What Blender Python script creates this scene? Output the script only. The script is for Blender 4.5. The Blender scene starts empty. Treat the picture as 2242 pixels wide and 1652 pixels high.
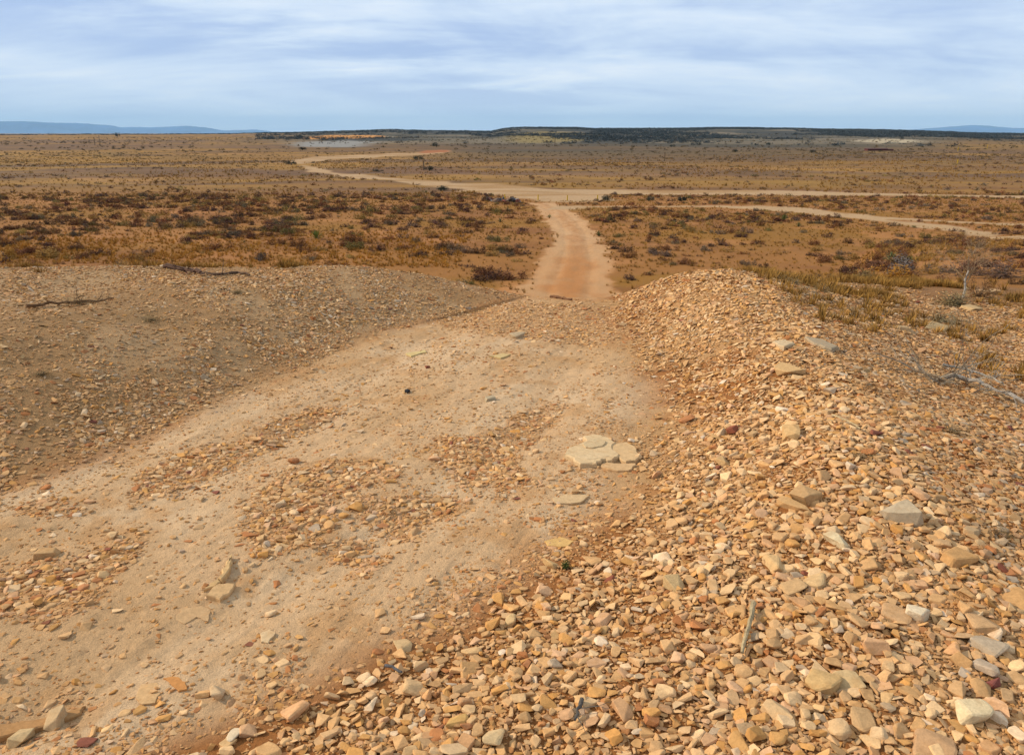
import bpy, bmesh, math, random
import numpy as np
from mathutils import Vector, Matrix

random.seed(7)
RNG = np.random.default_rng(11)
C = bpy.context.scene.collection
R = math.radians

# ------------------------------------------------------------------ camera model
FX = 1726.0            # focal length for a 2242 x 1652 frame
CU, CV = 1121.0, 826.0
PITCH = math.atan(535.0 / FX)
EYE = 1.7
cp, sp = math.cos(PITCH), math.sin(PITCH)

def ray(u, v):
    xc = (np.asarray(u, float) - CU) / FX
    yc = (CV - np.asarray(v, float)) / FX
    return xc, cp + yc * sp, -sp + yc * cp

def project(x, y, z):
    z = z - EYE
    depth = y * cp - z * sp
    up = y * sp + z * cp
    d = np.maximum(depth, 1e-6)
    return CU + FX * x / d, CV - FX * up / d, depth

# ------------------------------------------------------------------ noise
def _hash(ix, iy, seed):
    h = (ix.astype(np.int64) * 374761393 + iy.astype(np.int64) * 668265263 + seed * 974634777) & 0xFFFFFFFF
    h = ((h ^ (h >> 13)) * 1274126177) & 0xFFFFFFFF
    h = h ^ (h >> 16)
    return (h & 0xFFFFFF) / float(0xFFFFFF)

def vnoise(x, y, seed=0):
    x = np.asarray(x, float); y = np.asarray(y, float)
    ix = np.floor(x); iy = np.floor(y)
    fx = x - ix; fy = y - iy
    fx = fx * fx * fx * (fx * (fx * 6 - 15) + 10); fy = fy * fy * fy * (fy * (fy * 6 - 15) + 10)
    a = _hash(ix, iy, seed); b = _hash(ix + 1, iy, seed)
    c = _hash(ix, iy + 1, seed); d = _hash(ix + 1, iy + 1, seed)
    return (a + (b - a) * fx) * (1 - fy) + (c + (d - c) * fx) * fy

def fbm(x, y, octv=4, seed=0, gain=0.5):
    s = 0.0; a = 1.0; t = 0.0
    for i in range(octv):
        ca, sa = math.cos(0.7 * i), math.sin(0.7 * i)
        s = s + a * vnoise((ca * x - sa * y) * 2 ** i + 13.7 * i, (sa * x + ca * y) * 2 ** i - 7.3 * i, seed + i)
        t += a; a *= gain
    return s / t

def sstep(a, b, x):
    t = np.clip((x - a) / (b - a), 0, 1)
    return t * t * (3 - 2 * t)

def softplus(s, w):
    return w * np.logaddexp(0, s / w)

def smax(a, b, k):
    return k * np.logaddexp(a / k, b / k)

# ------------------------------------------------------------------ terrain
RE_Y = np.array([0.5, 1.84, 2.1, 2.57, 3.0, 3.6, 4.1, 5.0, 5.9, 7.0, 8.5, 10.0])
RE_X = np.array([-2.0, -1.12, -0.66, -0.16, 0.18, 0.56, 0.76, 1.0, 1.12, 1.12, 1.05, 1.1])
LE_Y = np.array([0.5, 2.5, 3.3, 4.1, 5.0, 5.9, 7.0, 7.6, 8.9, 10.0])
LE_X = np.array([-4.6, -3.7, -3.05, -2.44, -2.1, -1.78, -1.32, -1.0, 0.0, 0.3])

def right_edge(y): return np.interp(y, RE_Y, RE_X)
def left_toe(y): return np.interp(y, LE_Y, LE_X)

SKY_U = np.array([-900, 0, 300, 560, 600, 660, 720, 830, 870, 950, 1080, 1105, 1150, 1200, 1250, 1290, 1450, 1560, 1650, 1750, 1850, 1950, 2050, 2242, 3200])
SKY_V = np.array([296, 295, 294.5, 293, 291.5, 290.5, 289, 285.5, 283.5, 285.5, 287.5, 282, 278.5, 279.5, 279.5, 282, 281, 279, 280.5, 283, 285, 287.5, 291, 296.5, 298])

def terrain(x, y, detail=True):
    x = np.asarray(x, float); y = np.asarray(y, float)
    r = np.hypot(x, y)
    yy = np.clip(y, 0.5, 14)
    re = right_edge(yy); lt = left_toe(yy)
    # the near mound: bank, path, windrow
    base = -0.05 - 0.008 * yy
    dl = lt - x
    bank = 0.40 * sstep(-0.15, 2.2, dl) + 0.13 * (fbm(x / 1.1, yy / 1.1, 4, 8) - 0.5) * sstep(0, 0.6, dl) + 0.05 * sstep(0.0, 0.8, dl)
    bank = bank * sstep(2.0, 4.6, yy) * (1 - 0.25 * sstep(4, 8, dl)) * (1 - 0.30 * sstep(5.5, 9, yy))
    ridge_x = 1.05 + 0.185 * np.minimum(yy, 6.2) + 0.05 * np.maximum(yy - 6.2, 0)
    ridge_h = (0.08 + 0.19 * sstep(1.4, 4.2, yy) + 0.08 * sstep(4.5, 8.2, yy)) * (1 + 0.18 * (fbm(yy * 0.9, x * 0.2, 2, 5) - 0.5))
    dr = x - ridge_x
    wl = np.maximum(ridge_x - re, 0.35)
    left_f = sstep(0, 1, 1 + dr / (wl * 1.12))
    right_f = np.exp(-np.maximum(dr, 0) ** 2 / (2 * 1.0 ** 2)) * 1.12 - 0.12
    ridge = ridge_h * np.where(dr < 0, left_f, right_f)
    rut = -0.026 * np.exp(-((x - (re + lt) * 0.5 - 0.75) / 0.22) ** 2) - 0.026 * np.exp(-((x - (re + lt) * 0.5 + 0.7) / 0.3) ** 2)
    near = base + bank + ridge + rut * (dl < 0)
    # the far rim, then the fall to the plain
    yc = np.interp(x, [-9, -6, -4, -2.5, -1.0, 0.1, 1.2, 2.2, 3.0, 4.5, 7, 12], [9.6, 9.4, 9.3, 9.2, 9.1, 8.95, 8.85, 8.7, 8.9, 9.6, 9.0, 8.6])
    slope = np.interp(x / np.maximum(y, 0.5), [-0.8, -0.4, 0, 0.27, 0.36, 0.46, 0.7], [0.30, 0.36, 0.27, 0.34, 0.24, 0.125, 0.10])
    mound = near - slope * softplus(y - yc - 0.35, 0.22)
    mound = np.where(y > 60, -30, mound)
    und = 0.5 * (fbm(x / 14, y / 14, 3, 21) - 0.5) * sstep(20, 45, r)
    und = und + 2.2 * (fbm(x / 160, y / 160, 3, 22) - 0.5) * sstep(110, 300, r)
    plain = -4.55 - 0.02 * np.minimum(y, 135) - 0.0008 * np.clip(y - 135, 0, 3000) + und
    z = smax(mound, plain, 0.25)
    # long low mesa
    az_u = CU + FX * (x / np.maximum(y, 1e-3)) / 1.047
    sv = np.interp(az_u, SKY_U, SKY_V) + 1.6 * (fbm(az_u / 40, r / 900, 3, 31) - 0.5) * sstep(1200, 2000, r)
    top = EYE + (291.0 - sv) / FX / 1.095 * 2600.0 * y / np.maximum(r, 1e-6)
    m = sstep(520, 2600, r) ** 1.25 * (1 - sstep(2900, 4200, r))
    z = z + np.maximum(top + 8.5, 0) * m * (y > 0)
    z = z - 6 * sstep(3500, 9000, r)
    if detail:
        nr = 1 - sstep(9, 16, r)
        z = z + nr * (0.030 * (fbm(x / 0.55, y / 0.55, 3, 41) - 0.5) + 0.016 * (fbm(x / 0.10, y / 0.10, 4, 42) - 0.5))
        inp = sstep(0.2, -0.3, x - re) * sstep(0.1, -0.2, dl)
        z = z + nr * inp * 0.014 * (fbm((x - 0.42 * y) / 0.07, (y + 0.42 * x) / 0.45, 4, 46) - 0.5)
        z = z + 0.09 * sstep(16, 30, r) * (1 - sstep(110, 200, r)) * (fbm(x / 1.3, y / 1.3, 3, 45) - 0.5)
        ongrav = np.clip(sstep(-0.1, 0.4, x - re) + 0.5 * sstep(0, 0.5, dl), 0, 1)
        z = z + nr * ongrav * 0.05 * (fbm(x / 0.35, y / 0.35, 3, 43) - 0.5)
    return z

_ts = np.concatenate([np.arange(1.0, 14, 0.03), np.geomspace(14, 40000, 2500)])
def hit(u, v):
    """Where the ground lies along a sight line of the photograph."""
    dx, dy, dz = ray(u, v)
    n = math.hypot(dx, dy)
    t = _ts / n
    h = EYE + dz * t - terrain(dx * t, dy * t, False)
    k = np.nonzero(h < 0)[0]
    if not len(k):
        k = [len(t) - 1]
    i = int(k[0]); a, b = t[max(i - 1, 0)], t[i]
    for _ in range(25):
        m = 0.5 * (a + b)
        if EYE + dz * m - float(terrain(np.array([dx * m]), np.array([dy * m]), False)[0]) < 0: b = m
        else: a = m
    return np.array([dx * b, dy * b])

def ground_z(x, y): return float(terrain(np.array([x]), np.array([y]))[0])

def band(pts):
    """A strip on the ground: list of (u, v, half thickness in v) -> polygon in plan."""
    up = [hit(u, v - t) for u, v, t in pts]
    lo = [hit(u, v + t) for u, v, t in pts]
    return np.array(up + lo[::-1])
def wide(pts):
    """A strip running away from the eye: (u, v, width)."""
    a = [hit(u - w / 2, v) for u, v, w in pts]
    b = [hit(u + w / 2, v) for u, v, w in pts]
    return np.array(a + b[::-1])
def area(pts): return np.array([hit(u, v) for u, v in pts])

def sdist(poly, x, y):
    """Signed distance (negative inside) of points to a polygon in plan."""
    px, py = poly[:, 0], poly[:, 1]
    qx, qy = np.roll(px, -1), np.roll(py, -1)
    d = np.full(x.shape, 1e18); inside = np.zeros(x.shape, bool)
    for a, b, c, e in zip(px, py, qx, qy):
        ex, ey = c - a, e - b
        l2 = ex * ex + ey * ey + 1e-12
        t = np.clip(((x - a) * ex + (y - b) * ey) / l2, 0, 1)
        d = np.minimum(d, (x - a - t * ex) ** 2 + (y - b - t * ey) ** 2)
        cr = (b > y) != (e > y)
        with np.errstate(divide='ignore', invalid='ignore'):
            inside ^= cr & (x < (c - a) * (y - b) / ((e - b) if e != b else 1e-12) + a)
    return np.where(inside, -1, 1) * np.sqrt(d)

def sdist_at(poly, x, y, margin):
    out = np.full(x.shape, 1e6)
    lo = poly.min(0) - margin; hi = poly.max(0) + margin
    k = np.nonzero((x > lo[0]) & (x < hi[0]) & (y > lo[1]) & (y < hi[1]))[0]
    if len(k): out[k] = sdist(poly, x[k], y[k])
    return out

TRACK = wide([(1246, 663, 235), (1246, 640, 210), (1252, 610, 190), (1262, 580, 160), (1262, 545, 124), (1259, 510, 98), (1243, 483, 92), (1218, 462, 74), (1200, 452, 60), (1185, 444, 60)])
ROADS = [
    band([(1330, 428, 9), (1180, 426, 15), (1080, 415, 13), (1000, 407, 8), (930, 400, 5), (870, 394, 4), (800, 388, 4), (740, 381, 4.2), (690, 373, 4.5), (668, 364, 4.5), (652, 357, 3.6)]),
    band([(640, 354.5, 1.5), (670, 351.5, 4.5), (720, 346.5, 4.5), (780, 343, 4), (840, 339.5, 3.2), (900, 338, 2.4), (945, 336, 2.6), (982, 332.5, 2.6)]),
    band([(1180, 424, 11), (1300, 421, 6), (1500, 421, 4.2), (1700, 422, 4.5), (1900, 426, 3.2), (2100, 429, 2.2), (2260, 432, 2.5), (2600, 437, 2)]),
    band([(1195, 455, 5), (1300, 453, 1.8), (1400, 452, 1.4), (1560, 452, 1.8), (1640, 454, 4), (1760, 461, 6), (1880, 475, 6), (2000, 490, 5), (2120, 502, 5), (2260, 521, 6), (2500, 562, 9)]),
    band([(1860, 471, 3), (1960, 479, 2.2), (2100, 487, 2.2), (2260, 494, 2.2), (2500, 505, 4)]),
]
# bare patches of other soil: polygon, colour (linear), softness
PATCHES = [
    (band([(662, 303, 2), (720, 300, 4), (790, 299.5, 3.5), (842, 299, 2)]), (0.46, 0.20, 0.045), 12.0),
    (band([(925, 333, 3), (960, 331, 3), (984, 331, 2.5)]), (0.30, 0.105, 0.035), 5.0),
    (band([(1012, 447, 1.5), (1040, 448, 3), (1070, 448, 1.5)]), (0.44, 0.22, 0.08), 1.0),
    (area([(640, 312), (760, 307), (830, 312), (760, 322), (660, 322)]), (0.22, 0.20, 0.17), 30.0),
    (area([(1860, 308), (1930, 303), (1990, 305), (2010, 312), (1940, 316)]), (0.36, 0.28, 0.17), 40.0),
    (area([(1090, 300), (1180, 287), (1290, 292), (1280, 306), (1160, 314)]), (0.20, 0.14, 0.045), 60.0),
]

# gravel spread in patches on the path (outlines in the photograph, laid on the ground)
GP = [area(p) for p in (
    [(0, 1290), (40, 1240), (150, 1215), (300, 1185), (330, 1200), (240, 1270), (170, 1340), (100, 1370), (0, 1350)],
    [(545, 1110), (640, 1030), (760, 1010), (880, 1020), (870, 1060), (760, 1075), (700, 1110), (720, 1160), (600, 1200), (545, 1180)],
    [(945, 960), (1090, 965), (1135, 985), (1110, 1050), (1030, 1075), (945, 1020)],
    [(1090, 960), (1130, 910), (1190, 880), (1230, 895), (1170, 960)],
    [(760, 1085), (980, 1095), (990, 1120), (900, 1140), (920, 1185), (860, 1190), (790, 1130)],
    [(330, 1040), (420, 985), (560, 955), (650, 905), (740, 885), (760, 905), (640, 955), (520, 1010), (380, 1085), (325, 1075)],
    [(730, 1200), (790, 1190), (840, 1225), (800, 1250), (740, 1235)],
    [(1080, 1010), (1130, 1020), (1160, 1060), (1090, 1085)],
    [(900, 690), (1100, 660), (1400, 655), (1440, 720), (1300, 760), (1180, 745), (1050, 735)],
    [(0, 1110), (120, 1105), (180, 1120), (60, 1130)])]
# polar grid, finer near the eye
rr = np.concatenate([np.geomspace(0.7, 13, 760), np.geomspace(13, 700, 520)[1:], np.geomspace(700, 60000, 150)[1:]])
aa = np.concatenate([np.radians(np.arange(-80, -44, 1.2)), np.radians(np.linspace(-44, 44, 940)), np.radians(np.arange(45.2, 81, 1.2))])
NA, NR = len(aa), len(rr)
GA, GR = np.meshgrid(aa, rr)
gx = (GR * np.sin(GA)).ravel(); gy = (GR * np.cos(GA)).ravel()
gz = terrain(gx, gy); gr = GR.ravel()

# ---- masks
def lerp(a, b, t): return a * (1 - t[:, None]) + np.array(b)[None, :] * t[:, None]
wob = 0.22 * (fbm(gx / 0.6, gy / 0.6, 4, 51) - 0.5)
yyc = np.clip(gy, 0.5, 14)
d_right = gx - right_edge(yyc) + wob * 1.8
d_left = left_toe(yyc) - gx + wob
on_mound = 1 - sstep(9.0, 10.2, gy)
tw = (fbm(gx / 2.2, gy / 2.2, 4, 52) - 0.5)
d_track = sdist_at(TRACK, gx, gy, 8) + tw * 1.6
m_track = sstep(0.18, -0.22, d_track + 0.5 * (fbm(gx / 0.5, gy / 0.5, 3, 53) - 0.5))
m_path = np.clip(sstep(0.15, -0.35, d_right) * sstep(0.12, -0.2, d_left), 0, 1) * on_mound
m_descent = sstep(0.4, -0.4, np.maximum(gx - 1.9, -gx - 0.6) + tw) * sstep(8.9, 10, gy) * (1 - sstep(36, 42, gy))
m_road = np.zeros_like(gx); d_road = np.full(gx.shape, 1e6)
for i, p in enumerate(ROADS):
    soft = 0.012 * np.hypot(p[:, 0], p[:, 1]).mean()
    d = sdist_at(p, gx, gy, soft * 4) + (fbm(gx / (soft * 4), gy / (soft * 4), 3, 60 + i) - 0.5) * soft * 3.0
    d_road = np.minimum(d_road, d)
    m_road = np.maximum(m_road, sstep(soft * 0.5, -soft * 0.5, d))

# ---- soil colour (albedo only)
n1 = fbm(gx / 0.8, gy / 0.8, 4, 71); n2 = fbm(gx / 0.22, gy / 0.22, 4, 72); n3 = fbm(gx / 3.0, gy / 3.0, 3, 73)
col = np.tile(np.array([0.30, 0.155, 0.055]), (len(gx), 1))
# plain: rust soil, straw, olive and heather tracts
q1 = fbm(gx / 22, gy / 9, 4, 81); q2 = fbm(gx / 6, gy / 6, 4, 82); q3 = fbm(gx / 110, gy / 60, 4, 83)
q4 = fbm(gx / 420, gy / 300, 4, 84); q5 = fbm(gx / 45, gy / 30, 4, 85)
mid = np.tile(np.array([0.30, 0.142, 0.040]), (len(gx), 1))
mid = lerp(mid, (0.27, 0.135, 0.026), sstep(0.42, 0.62, q1))
mid = lerp(mid, (0.23, 0.10, 0.032), 0.7 * sstep(0.5, 0.7, q2))
mid = lerp(mid, (0.40, 0.190, 0.068), 0.7 * sstep(0.56, 0.72, fbm(gx / 5, gy / 3.5, 4, 86)))
far = np.tile(np.array([0.235, 0.122, 0.025]), (len(gx), 1))
far = lerp(far, (0.31, 0.175, 0.036), sstep(0.45, 0.60, q3))
far = lerp(far, (0.155, 0.105, 0.038), 0.85 * sstep(0.46, 0.62, q5))
far = lerp(far, (0.175, 0.095, 0.055), 0.75 * sstep(0.48, 0.62, q4))
far = lerp(far, (0.35, 0.20, 0.085), 0.8 * sstep(0.60, 0.70, fbm(gx / 70, gy / 26, 4, 87)))
far = lerp(far, (0.15, 0.085, 0.035), 0.75 * sstep(0.50, 0.64, fbm(gx / 30, gy / 16, 5, 92)))
far = lerp(far, (0.32, 0.185, 0.035), 0.65 * sstep(0.50, 0.62, fbm(gx / 26, gy / 9, 5, 93)))
far = lerp(far, (0.13, 0.078, 0.042), 0.7 * sstep(0.54, 0.64, fbm(gx / 16, gy / 6, 5, 94)))
lng = fbm(gx / (0.55 * gr + 20), np.log(np.maximum(gr, 1)) * 9.0, 4, 97)
far = lerp(far, (0.33, 0.185, 0.038), 0.45 * sstep(0.48, 0.66, lng))
far = lerp(far, (0.140, 0.088, 0.055), 0.55 * sstep(0.52, 0.36, lng))
az_u = CU + FX * gx / np.maximum(gy, 1e-3) / 1.047
green = sstep(230, 460, gr) * sstep(860, 1120, az_u) * (1 - 0.8 * sstep(1700, 2100, az_u) * (1 - sstep(800, 1300, gr)))
far = lerp(far, (0.085, 0.070, 0.044), 0.95 * np.clip(green, 0, 1) * (0.55 + 0.45 * sstep(0.4, 0.6, fbm(gx / 200, gy / 160, 4, 88))))
mesa_c = np.tile(np.array([0.080, 0.072, 0.050]), (len(gx), 1))
mesa_c = lerp(mesa_c, (0.20, 0.17, 0.12), 0.8 * sstep(0.54, 0.66, fbm(gx / 120, gy / 160, 4, 89)))
mesa_c = lerp(mesa_c, (0.042, 0.044, 0.040), 0.9 * sstep(0.46, 0.6, fbm(gx / 90, gy / 200, 4, 90)))
t_mesa = sstep(420, 1000, gr) * sstep(520, 800, az_u) * (1 - 0.9 * sstep(1900, 2050, az_u) * (1 - sstep(1500, 1800, gr)))
plain_c = mid * (1 - sstep(95, 150, gy)[:, None]) + far * sstep(95, 150, gy)[:, None]
plain_c = plain_c * (1 - t_mesa[:, None]) + mesa_c * t_mesa[:, None]
plain_c = plain_c * np.array([[0.87, 0.775, 0.66]])
col = plain_c
# mound soils
grav = np.tile(np.array([0.28, 0.108, 0.030]), (len(gx), 1))
grav = lerp(grav, (0.40, 0.215, 0.085), sstep(0.50, 0.70, n1))
grav = lerp(grav, (0.34, 0.13, 0.035), 0.55 * sstep(0.58, 0.7, n2))
bankc = np.tile(np.array([0.30, 0.165, 0.068]), (len(gx), 1))  # bank soil darkened, its slope shade partly put into the colour
bankc = lerp(bankc, (0.35, 0.210, 0.098), sstep(0.48, 0.66, fbm((gx + gy * 0.55) / 0.7, (gy - 0.2 * gx) / 1.6, 4, 74)))
bankc = lerp(bankc, (0.34, 0.15, 0.05), 0.6 * sstep(0.55, 0.72, n3) * sstep(6.5, 9, gy))
dust = np.tile(np.array([0.515, 0.318, 0.160]), (len(gx), 1))
dust = lerp(dust, (0.550, 0.360, 0.195), sstep(0.46, 0.66, fbm((gx - gy * 0.5) / 0.25, (gy + 0.4 * gx) / 0.9, 4, 75)))
dust = lerp(dust, (0.45, 0.260, 0.115), 0.6 * sstep(0.52, 0.72, n1))
dust = lerp(dust, (0.42, 0.21, 0.075), 0.5 * sstep(0.6, 0.74, n2))
dust = lerp(dust, (0.42, 0.225, 0.090), 0.7 * sstep(6.2, 8.8, gy))
left_w = sstep(-0.12, 0.25, d_left)
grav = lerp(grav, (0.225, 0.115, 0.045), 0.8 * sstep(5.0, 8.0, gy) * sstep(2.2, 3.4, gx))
bed = np.zeros_like(gx)
for gi, p in enumerate(GP):
    d = sdist_at(p, gx, gy, 0.6)
    bed = np.maximum(bed, sstep(0.08, -0.10, d + 0.20 * (fbm(gx / 0.18, gy / 0.18, 3, 48) - 0.5)) * (0.35 if gi == 8 else 0.75))
dust = lerp(dust, (0.36, 0.175, 0.062), bed)
mnd = grav * (1 - left_w[:, None]) + bankc * left_w[:, None]
mnd = mnd * (1 - m_path[:, None]) + dust * m_path[:, None]
edge_y = np.interp(gx, [-9, -5, 0, 3, 5, 8], [9.6, 9.7, 9.4, 9.5, 10.5, 9.0])
t_m = 1 - sstep(0, 1.2, gy - edge_y + (n1 - 0.5) * 1.5)
col = col * (1 - t_m[:, None]) + mnd * t_m[:, None]
trackc = np.tile(np.array([0.42, 0.205, 0.080]), (len(gx), 1))
trackc = lerp(trackc, (0.38, 0.155, 0.045), 0.9 * sstep(62, 40, gy))
trackc = lerp(trackc, (0.46, 0.26, 0.12), 0.7 * sstep(0.5, 0.66, fbm(gx / 1.1, gy / 5.0, 4, 76)) * sstep(38, 60, gy))
trackc = lerp(trackc, (0.33, 0.15, 0.052), 0.55 * np.exp(-((d_track + 1.35) / 0.22) ** 2) * sstep(0.35, 0.6, fbm(gx / 1.5, gy / 4, 3, 54)))
trackc = lerp(trackc, (0.35, 0.165, 0.06), 0.7 * sstep(0.52, 0.66, fbm(gx / 0.7, gy / 1.6, 4, 55)))
_n = len(TRACK) // 2
_tl, _tr = TRACK[:_n], TRACK[::-1][:_n]
_ty = (_tl[:, 1] + _tr[:, 1]) / 2
_cx = np.interp(gy, _ty, (_tl[:, 0] + _tr[:, 0]) / 2); _hw = np.interp(gy, _ty, (_tr[:, 0] - _tl[:, 0]) / 2)
_fr = (gx - _cx) / _hw + 0.10 * (fbm(gx / 3, gy / 6, 2, 56) - 0.5)
wheel = np.exp(-((np.abs(_fr) - 0.42) / 0.13) ** 2)
crown = np.exp(-(_fr / 0.16) ** 2)
trackc = lerp(trackc, (0.47, 0.265, 0.120), 0.40 * wheel * sstep(0.42, 0.62, fbm(gx / 0.8, gy / 3, 4, 57)))
trackc = lerp(trackc, (0.31, 0.145, 0.050), 0.35 * crown * sstep(0.42, 0.62, fbm(gx / 0.6, gy / 1.5, 4, 58)))
gz = gz - 0.03 * wheel * (m_track > 0.5) * (gy > 20)
trackc = lerp(trackc, (0.46, 0.27, 0.125), 0.6 * np.exp(-((d_track + 0.6) / 0.7) ** 2))
mt = np.maximum(m_track, m_descent)
col = col * (1 - mt[:, None]) + trackc * mt[:, None]
roadc = np.tile(np.array([0.38, 0.235, 0.115]), (len(gx), 1))
roadc = lerp(roadc, (0.30, 0.165, 0.062), 0.85 * sstep(0.48, 0.66, fbm(gx / 14, gy / 5, 4, 77)))
col = col * (1 - m_road[:, None]) + roadc * m_road[:, None]
for p, cc, soft in PATCHES:
    d = sdist_at(p, gx, gy, soft * 3) + (fbm(gx / (soft * 3), gy / (soft * 3), 3, 91) - 0.5) * soft
    t = sstep(soft * 0.4, -soft * 0.4, d)
    col = col * (1 - t[:, None]) + np.array(cc)[None] * t[:, None]
speck = (RNG.random(len(gx)) - 0.5) * 0.16 * sstep(20, 60, gr)
col = np.clip(col * (1 + speck[:, None]), 0.01, 0.9)

# ------------------------------------------------------------------ materials
def nodes_of(name):
    m = bpy.data.materials.new(name); m.use_nodes = True
    nt = m.node_tree; nt.nodes.clear()
    out = nt.nodes.new('ShaderNodeOutputMaterial'); b = nt.nodes.new('ShaderNodeBsdfPrincipled')
    nt.links.new(b.outputs[0], out.inputs[0])
    b.inputs['Roughness'].default_value = 0.95
    b.inputs['Specular IOR Level'].default_value = 0.12
    return m, nt, b

def textured(name, source, scales=((60, 0.35), (14, 0.25)), bump=0.4, bump_scale=40, dist=0.004, warm=None):
    """Albedo from an attribute, the object's own colour or a constant, varied by two noises; noise bump."""
    m, nt, b = nodes_of(name); N = nt.nodes.new; L = nt.links.new
    co = N('ShaderNodeTexCoord')
    if isinstance(source, tuple):
        s = N('ShaderNodeRGB'); s.outputs[0].default_value = (*source, 1); src = s.outputs[0]
    elif source == 'object':
        s = N('ShaderNodeObjectInfo'); src = s.outputs['Color']
    else:
        s = N('ShaderNodeAttribute'); s.attribute_name = source; src = s.outputs['Color']
    geo = N('ShaderNodeNewGeometry')
    for sc, amt in scales:
        n = N('ShaderNodeTexNoise'); n.inputs['Scale'].default_value = sc; n.inputs['Detail'].default_value = 5
        n.inputs['Roughness'].default_value = 0.65
        L(geo.outputs['Position'], n.inputs['Vector'])
        mr = N('ShaderNodeMapRange'); mr.inputs['From Min'].default_value = 0.3; mr.inputs['From Max'].default_value = 0.7
        mr.inputs['To Min'].default_value = 1 - amt; mr.inputs['To Max'].default_value = 1 + amt
        L(n.outputs['Fac'], mr.inputs['Value'])
        v = N('ShaderNodeVectorMath'); v.operation = 'SCALE'
        L(src, v.inputs[0]); L(mr.outputs[0], v.inputs['Scale']); src = v.outputs[0]
    if warm:
        n = N('ShaderNodeTexNoise'); n.inputs['Scale'].default_value = warm[0]; n.inputs['Detail'].default_value = 4
        L(geo.outputs['Position'], n.inputs['Vector'])
        mr = N('ShaderNodeMapRange'); mr.inputs['From Min'].default_value = 0.55; mr.inputs['From Max'].default_value = 0.72
        mr.inputs['To Max'].default_value = warm[1]
        L(n.outputs['Fac'], mr.inputs['Value'])
        mx = N('ShaderNodeMix'); mx.data_type = 'RGBA'
        L(mr.outputs[0], mx.inputs['Factor']); L(src, mx.inputs['A']); mx.inputs['B'].default_value = (*warm[2], 1); src = mx.outputs['Result']
    L(src, b.inputs['Base Color'])
    if bump:
        n = N('ShaderNodeTexNoise'); n.inputs['Scale'].default_value = bump_scale; n.inputs['Detail'].default_value = 6
        n.inputs['Roughness'].default_value = 0.7
        L(geo.outputs['Position'], n.inputs['Vector'])
        bp = N('ShaderNodeBump'); bp.inputs['Strength'].default_value = bump; bp.inputs['Distance'].default_value = dist
        L(n.outputs['Fac'], bp.inputs['Height']); L(bp.outputs[0], b.inputs['Normal'])
    return m

M_SOIL = textured('desert_soil', 'col', ((190, 0.20), (30, 0.14)), 0.9, 85, 0.011)
M_HILL = textured('hill_soil', 'col', ((0.05, 0.25), (0.012, 0.2)), 0)
M_STONE = textured('limestone', 'object', ((45, 0.16), (160, 0.12)), 0.5, 90, 0.004, (22, 0.35, (0.40, 0.19, 0.06)))
M_STONES = textured('gravel_stone', 'tint', ((45, 0.14), (160, 0.12)), 0.4, 110, 0.003, (22, 0.3, (0.40, 0.19, 0.06)))
M_LEAF = textured('dry_leaf', 'object', ((6, 0.25),), 0)
M_LEAVES = textured('dry_plant_mass', 'tint', ((2, 0.15),), 0)
M_WOOD = textured('weathered_wood', 'object', ((30, 0.3), (120, 0.2)), 0.6, 150, 0.004)
M_PAINT = textured('weathered_paint', 'object', ((9, 0.2),), 0)
M_FAR = textured('hazed_forest_mountain', (0.035, 0.095, 0.220), ((0.0012, 0.4), (0.0004, 0.3)), 0)  # blue of distant haze painted into the mountain albedo

# ------------------------------------------------------------------ mesh helpers
def raw_mesh(name, V, F, tint=None, attr=None, mat=None, smooth=False):
    """V (n,3); F (m,3) or (m,4)."""
    me = bpy.data.meshes.new(name)
    V = np.ascontiguousarray(V, np.float32); F = np.ascontiguousarray(F, np.int32)
    k = F.shape[1]
    me.vertices.add(len(V)); me.vertices.foreach_set('co', V.ravel())
    me.loops.add(F.size); me.loops.foreach_set('vertex_index', F.ravel())
    me.polygons.add(len(F)); me.polygons.foreach_set('loop_start', np.arange(0, F.size, k, dtype=np.int32))
    if smooth:
        me.polygons.foreach_set('use_smooth', np.ones(len(F), bool))
    else:
        me.polygons.foreach_set('use_smooth', np.zeros(len(F), bool))
    me.update(calc_edges=True)
    if tint is not None:
        a = me.attributes.new('tint', 'FLOAT_COLOR', 'FACE')
        a.data.foreach_set('color', np.hstack([tint, np.ones((len(tint), 1))]).astype(np.float32).ravel())
    if attr is not None:
        a = me.attributes.new('col', 'FLOAT_COLOR', 'POINT')
        a.data.foreach_set('color', np.hstack([attr, np.ones((len(attr), 1))]).astype(np.float32).ravel())
    if mat: me.materials.append(mat)
    return me

def link(name, me, parent=None, loc=(0, 0, 0), color=None):
    o = bpy.data.objects.new(name, me); C.objects.link(o)
    o.location = loc
    if parent: o.parent = parent
    if color is not None: o.color = (*color, 1)
    return o

def tag(o, label=None, cat=None, group=None, kind=None):
    if label: o['label'] = label
    if cat: o['category'] = cat
    if group: o['group'] = group
    if kind: o['kind'] = kind
    return o

def empty(name, loc, label, cat, group=None, rz=0):
    o = bpy.data.objects.new(name, None); C.objects.link(o)
    o.location = loc; o.rotation_euler = (0, 0, rz); o.empty_display_size = 0.1
    return tag(o, label, cat, group)

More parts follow.
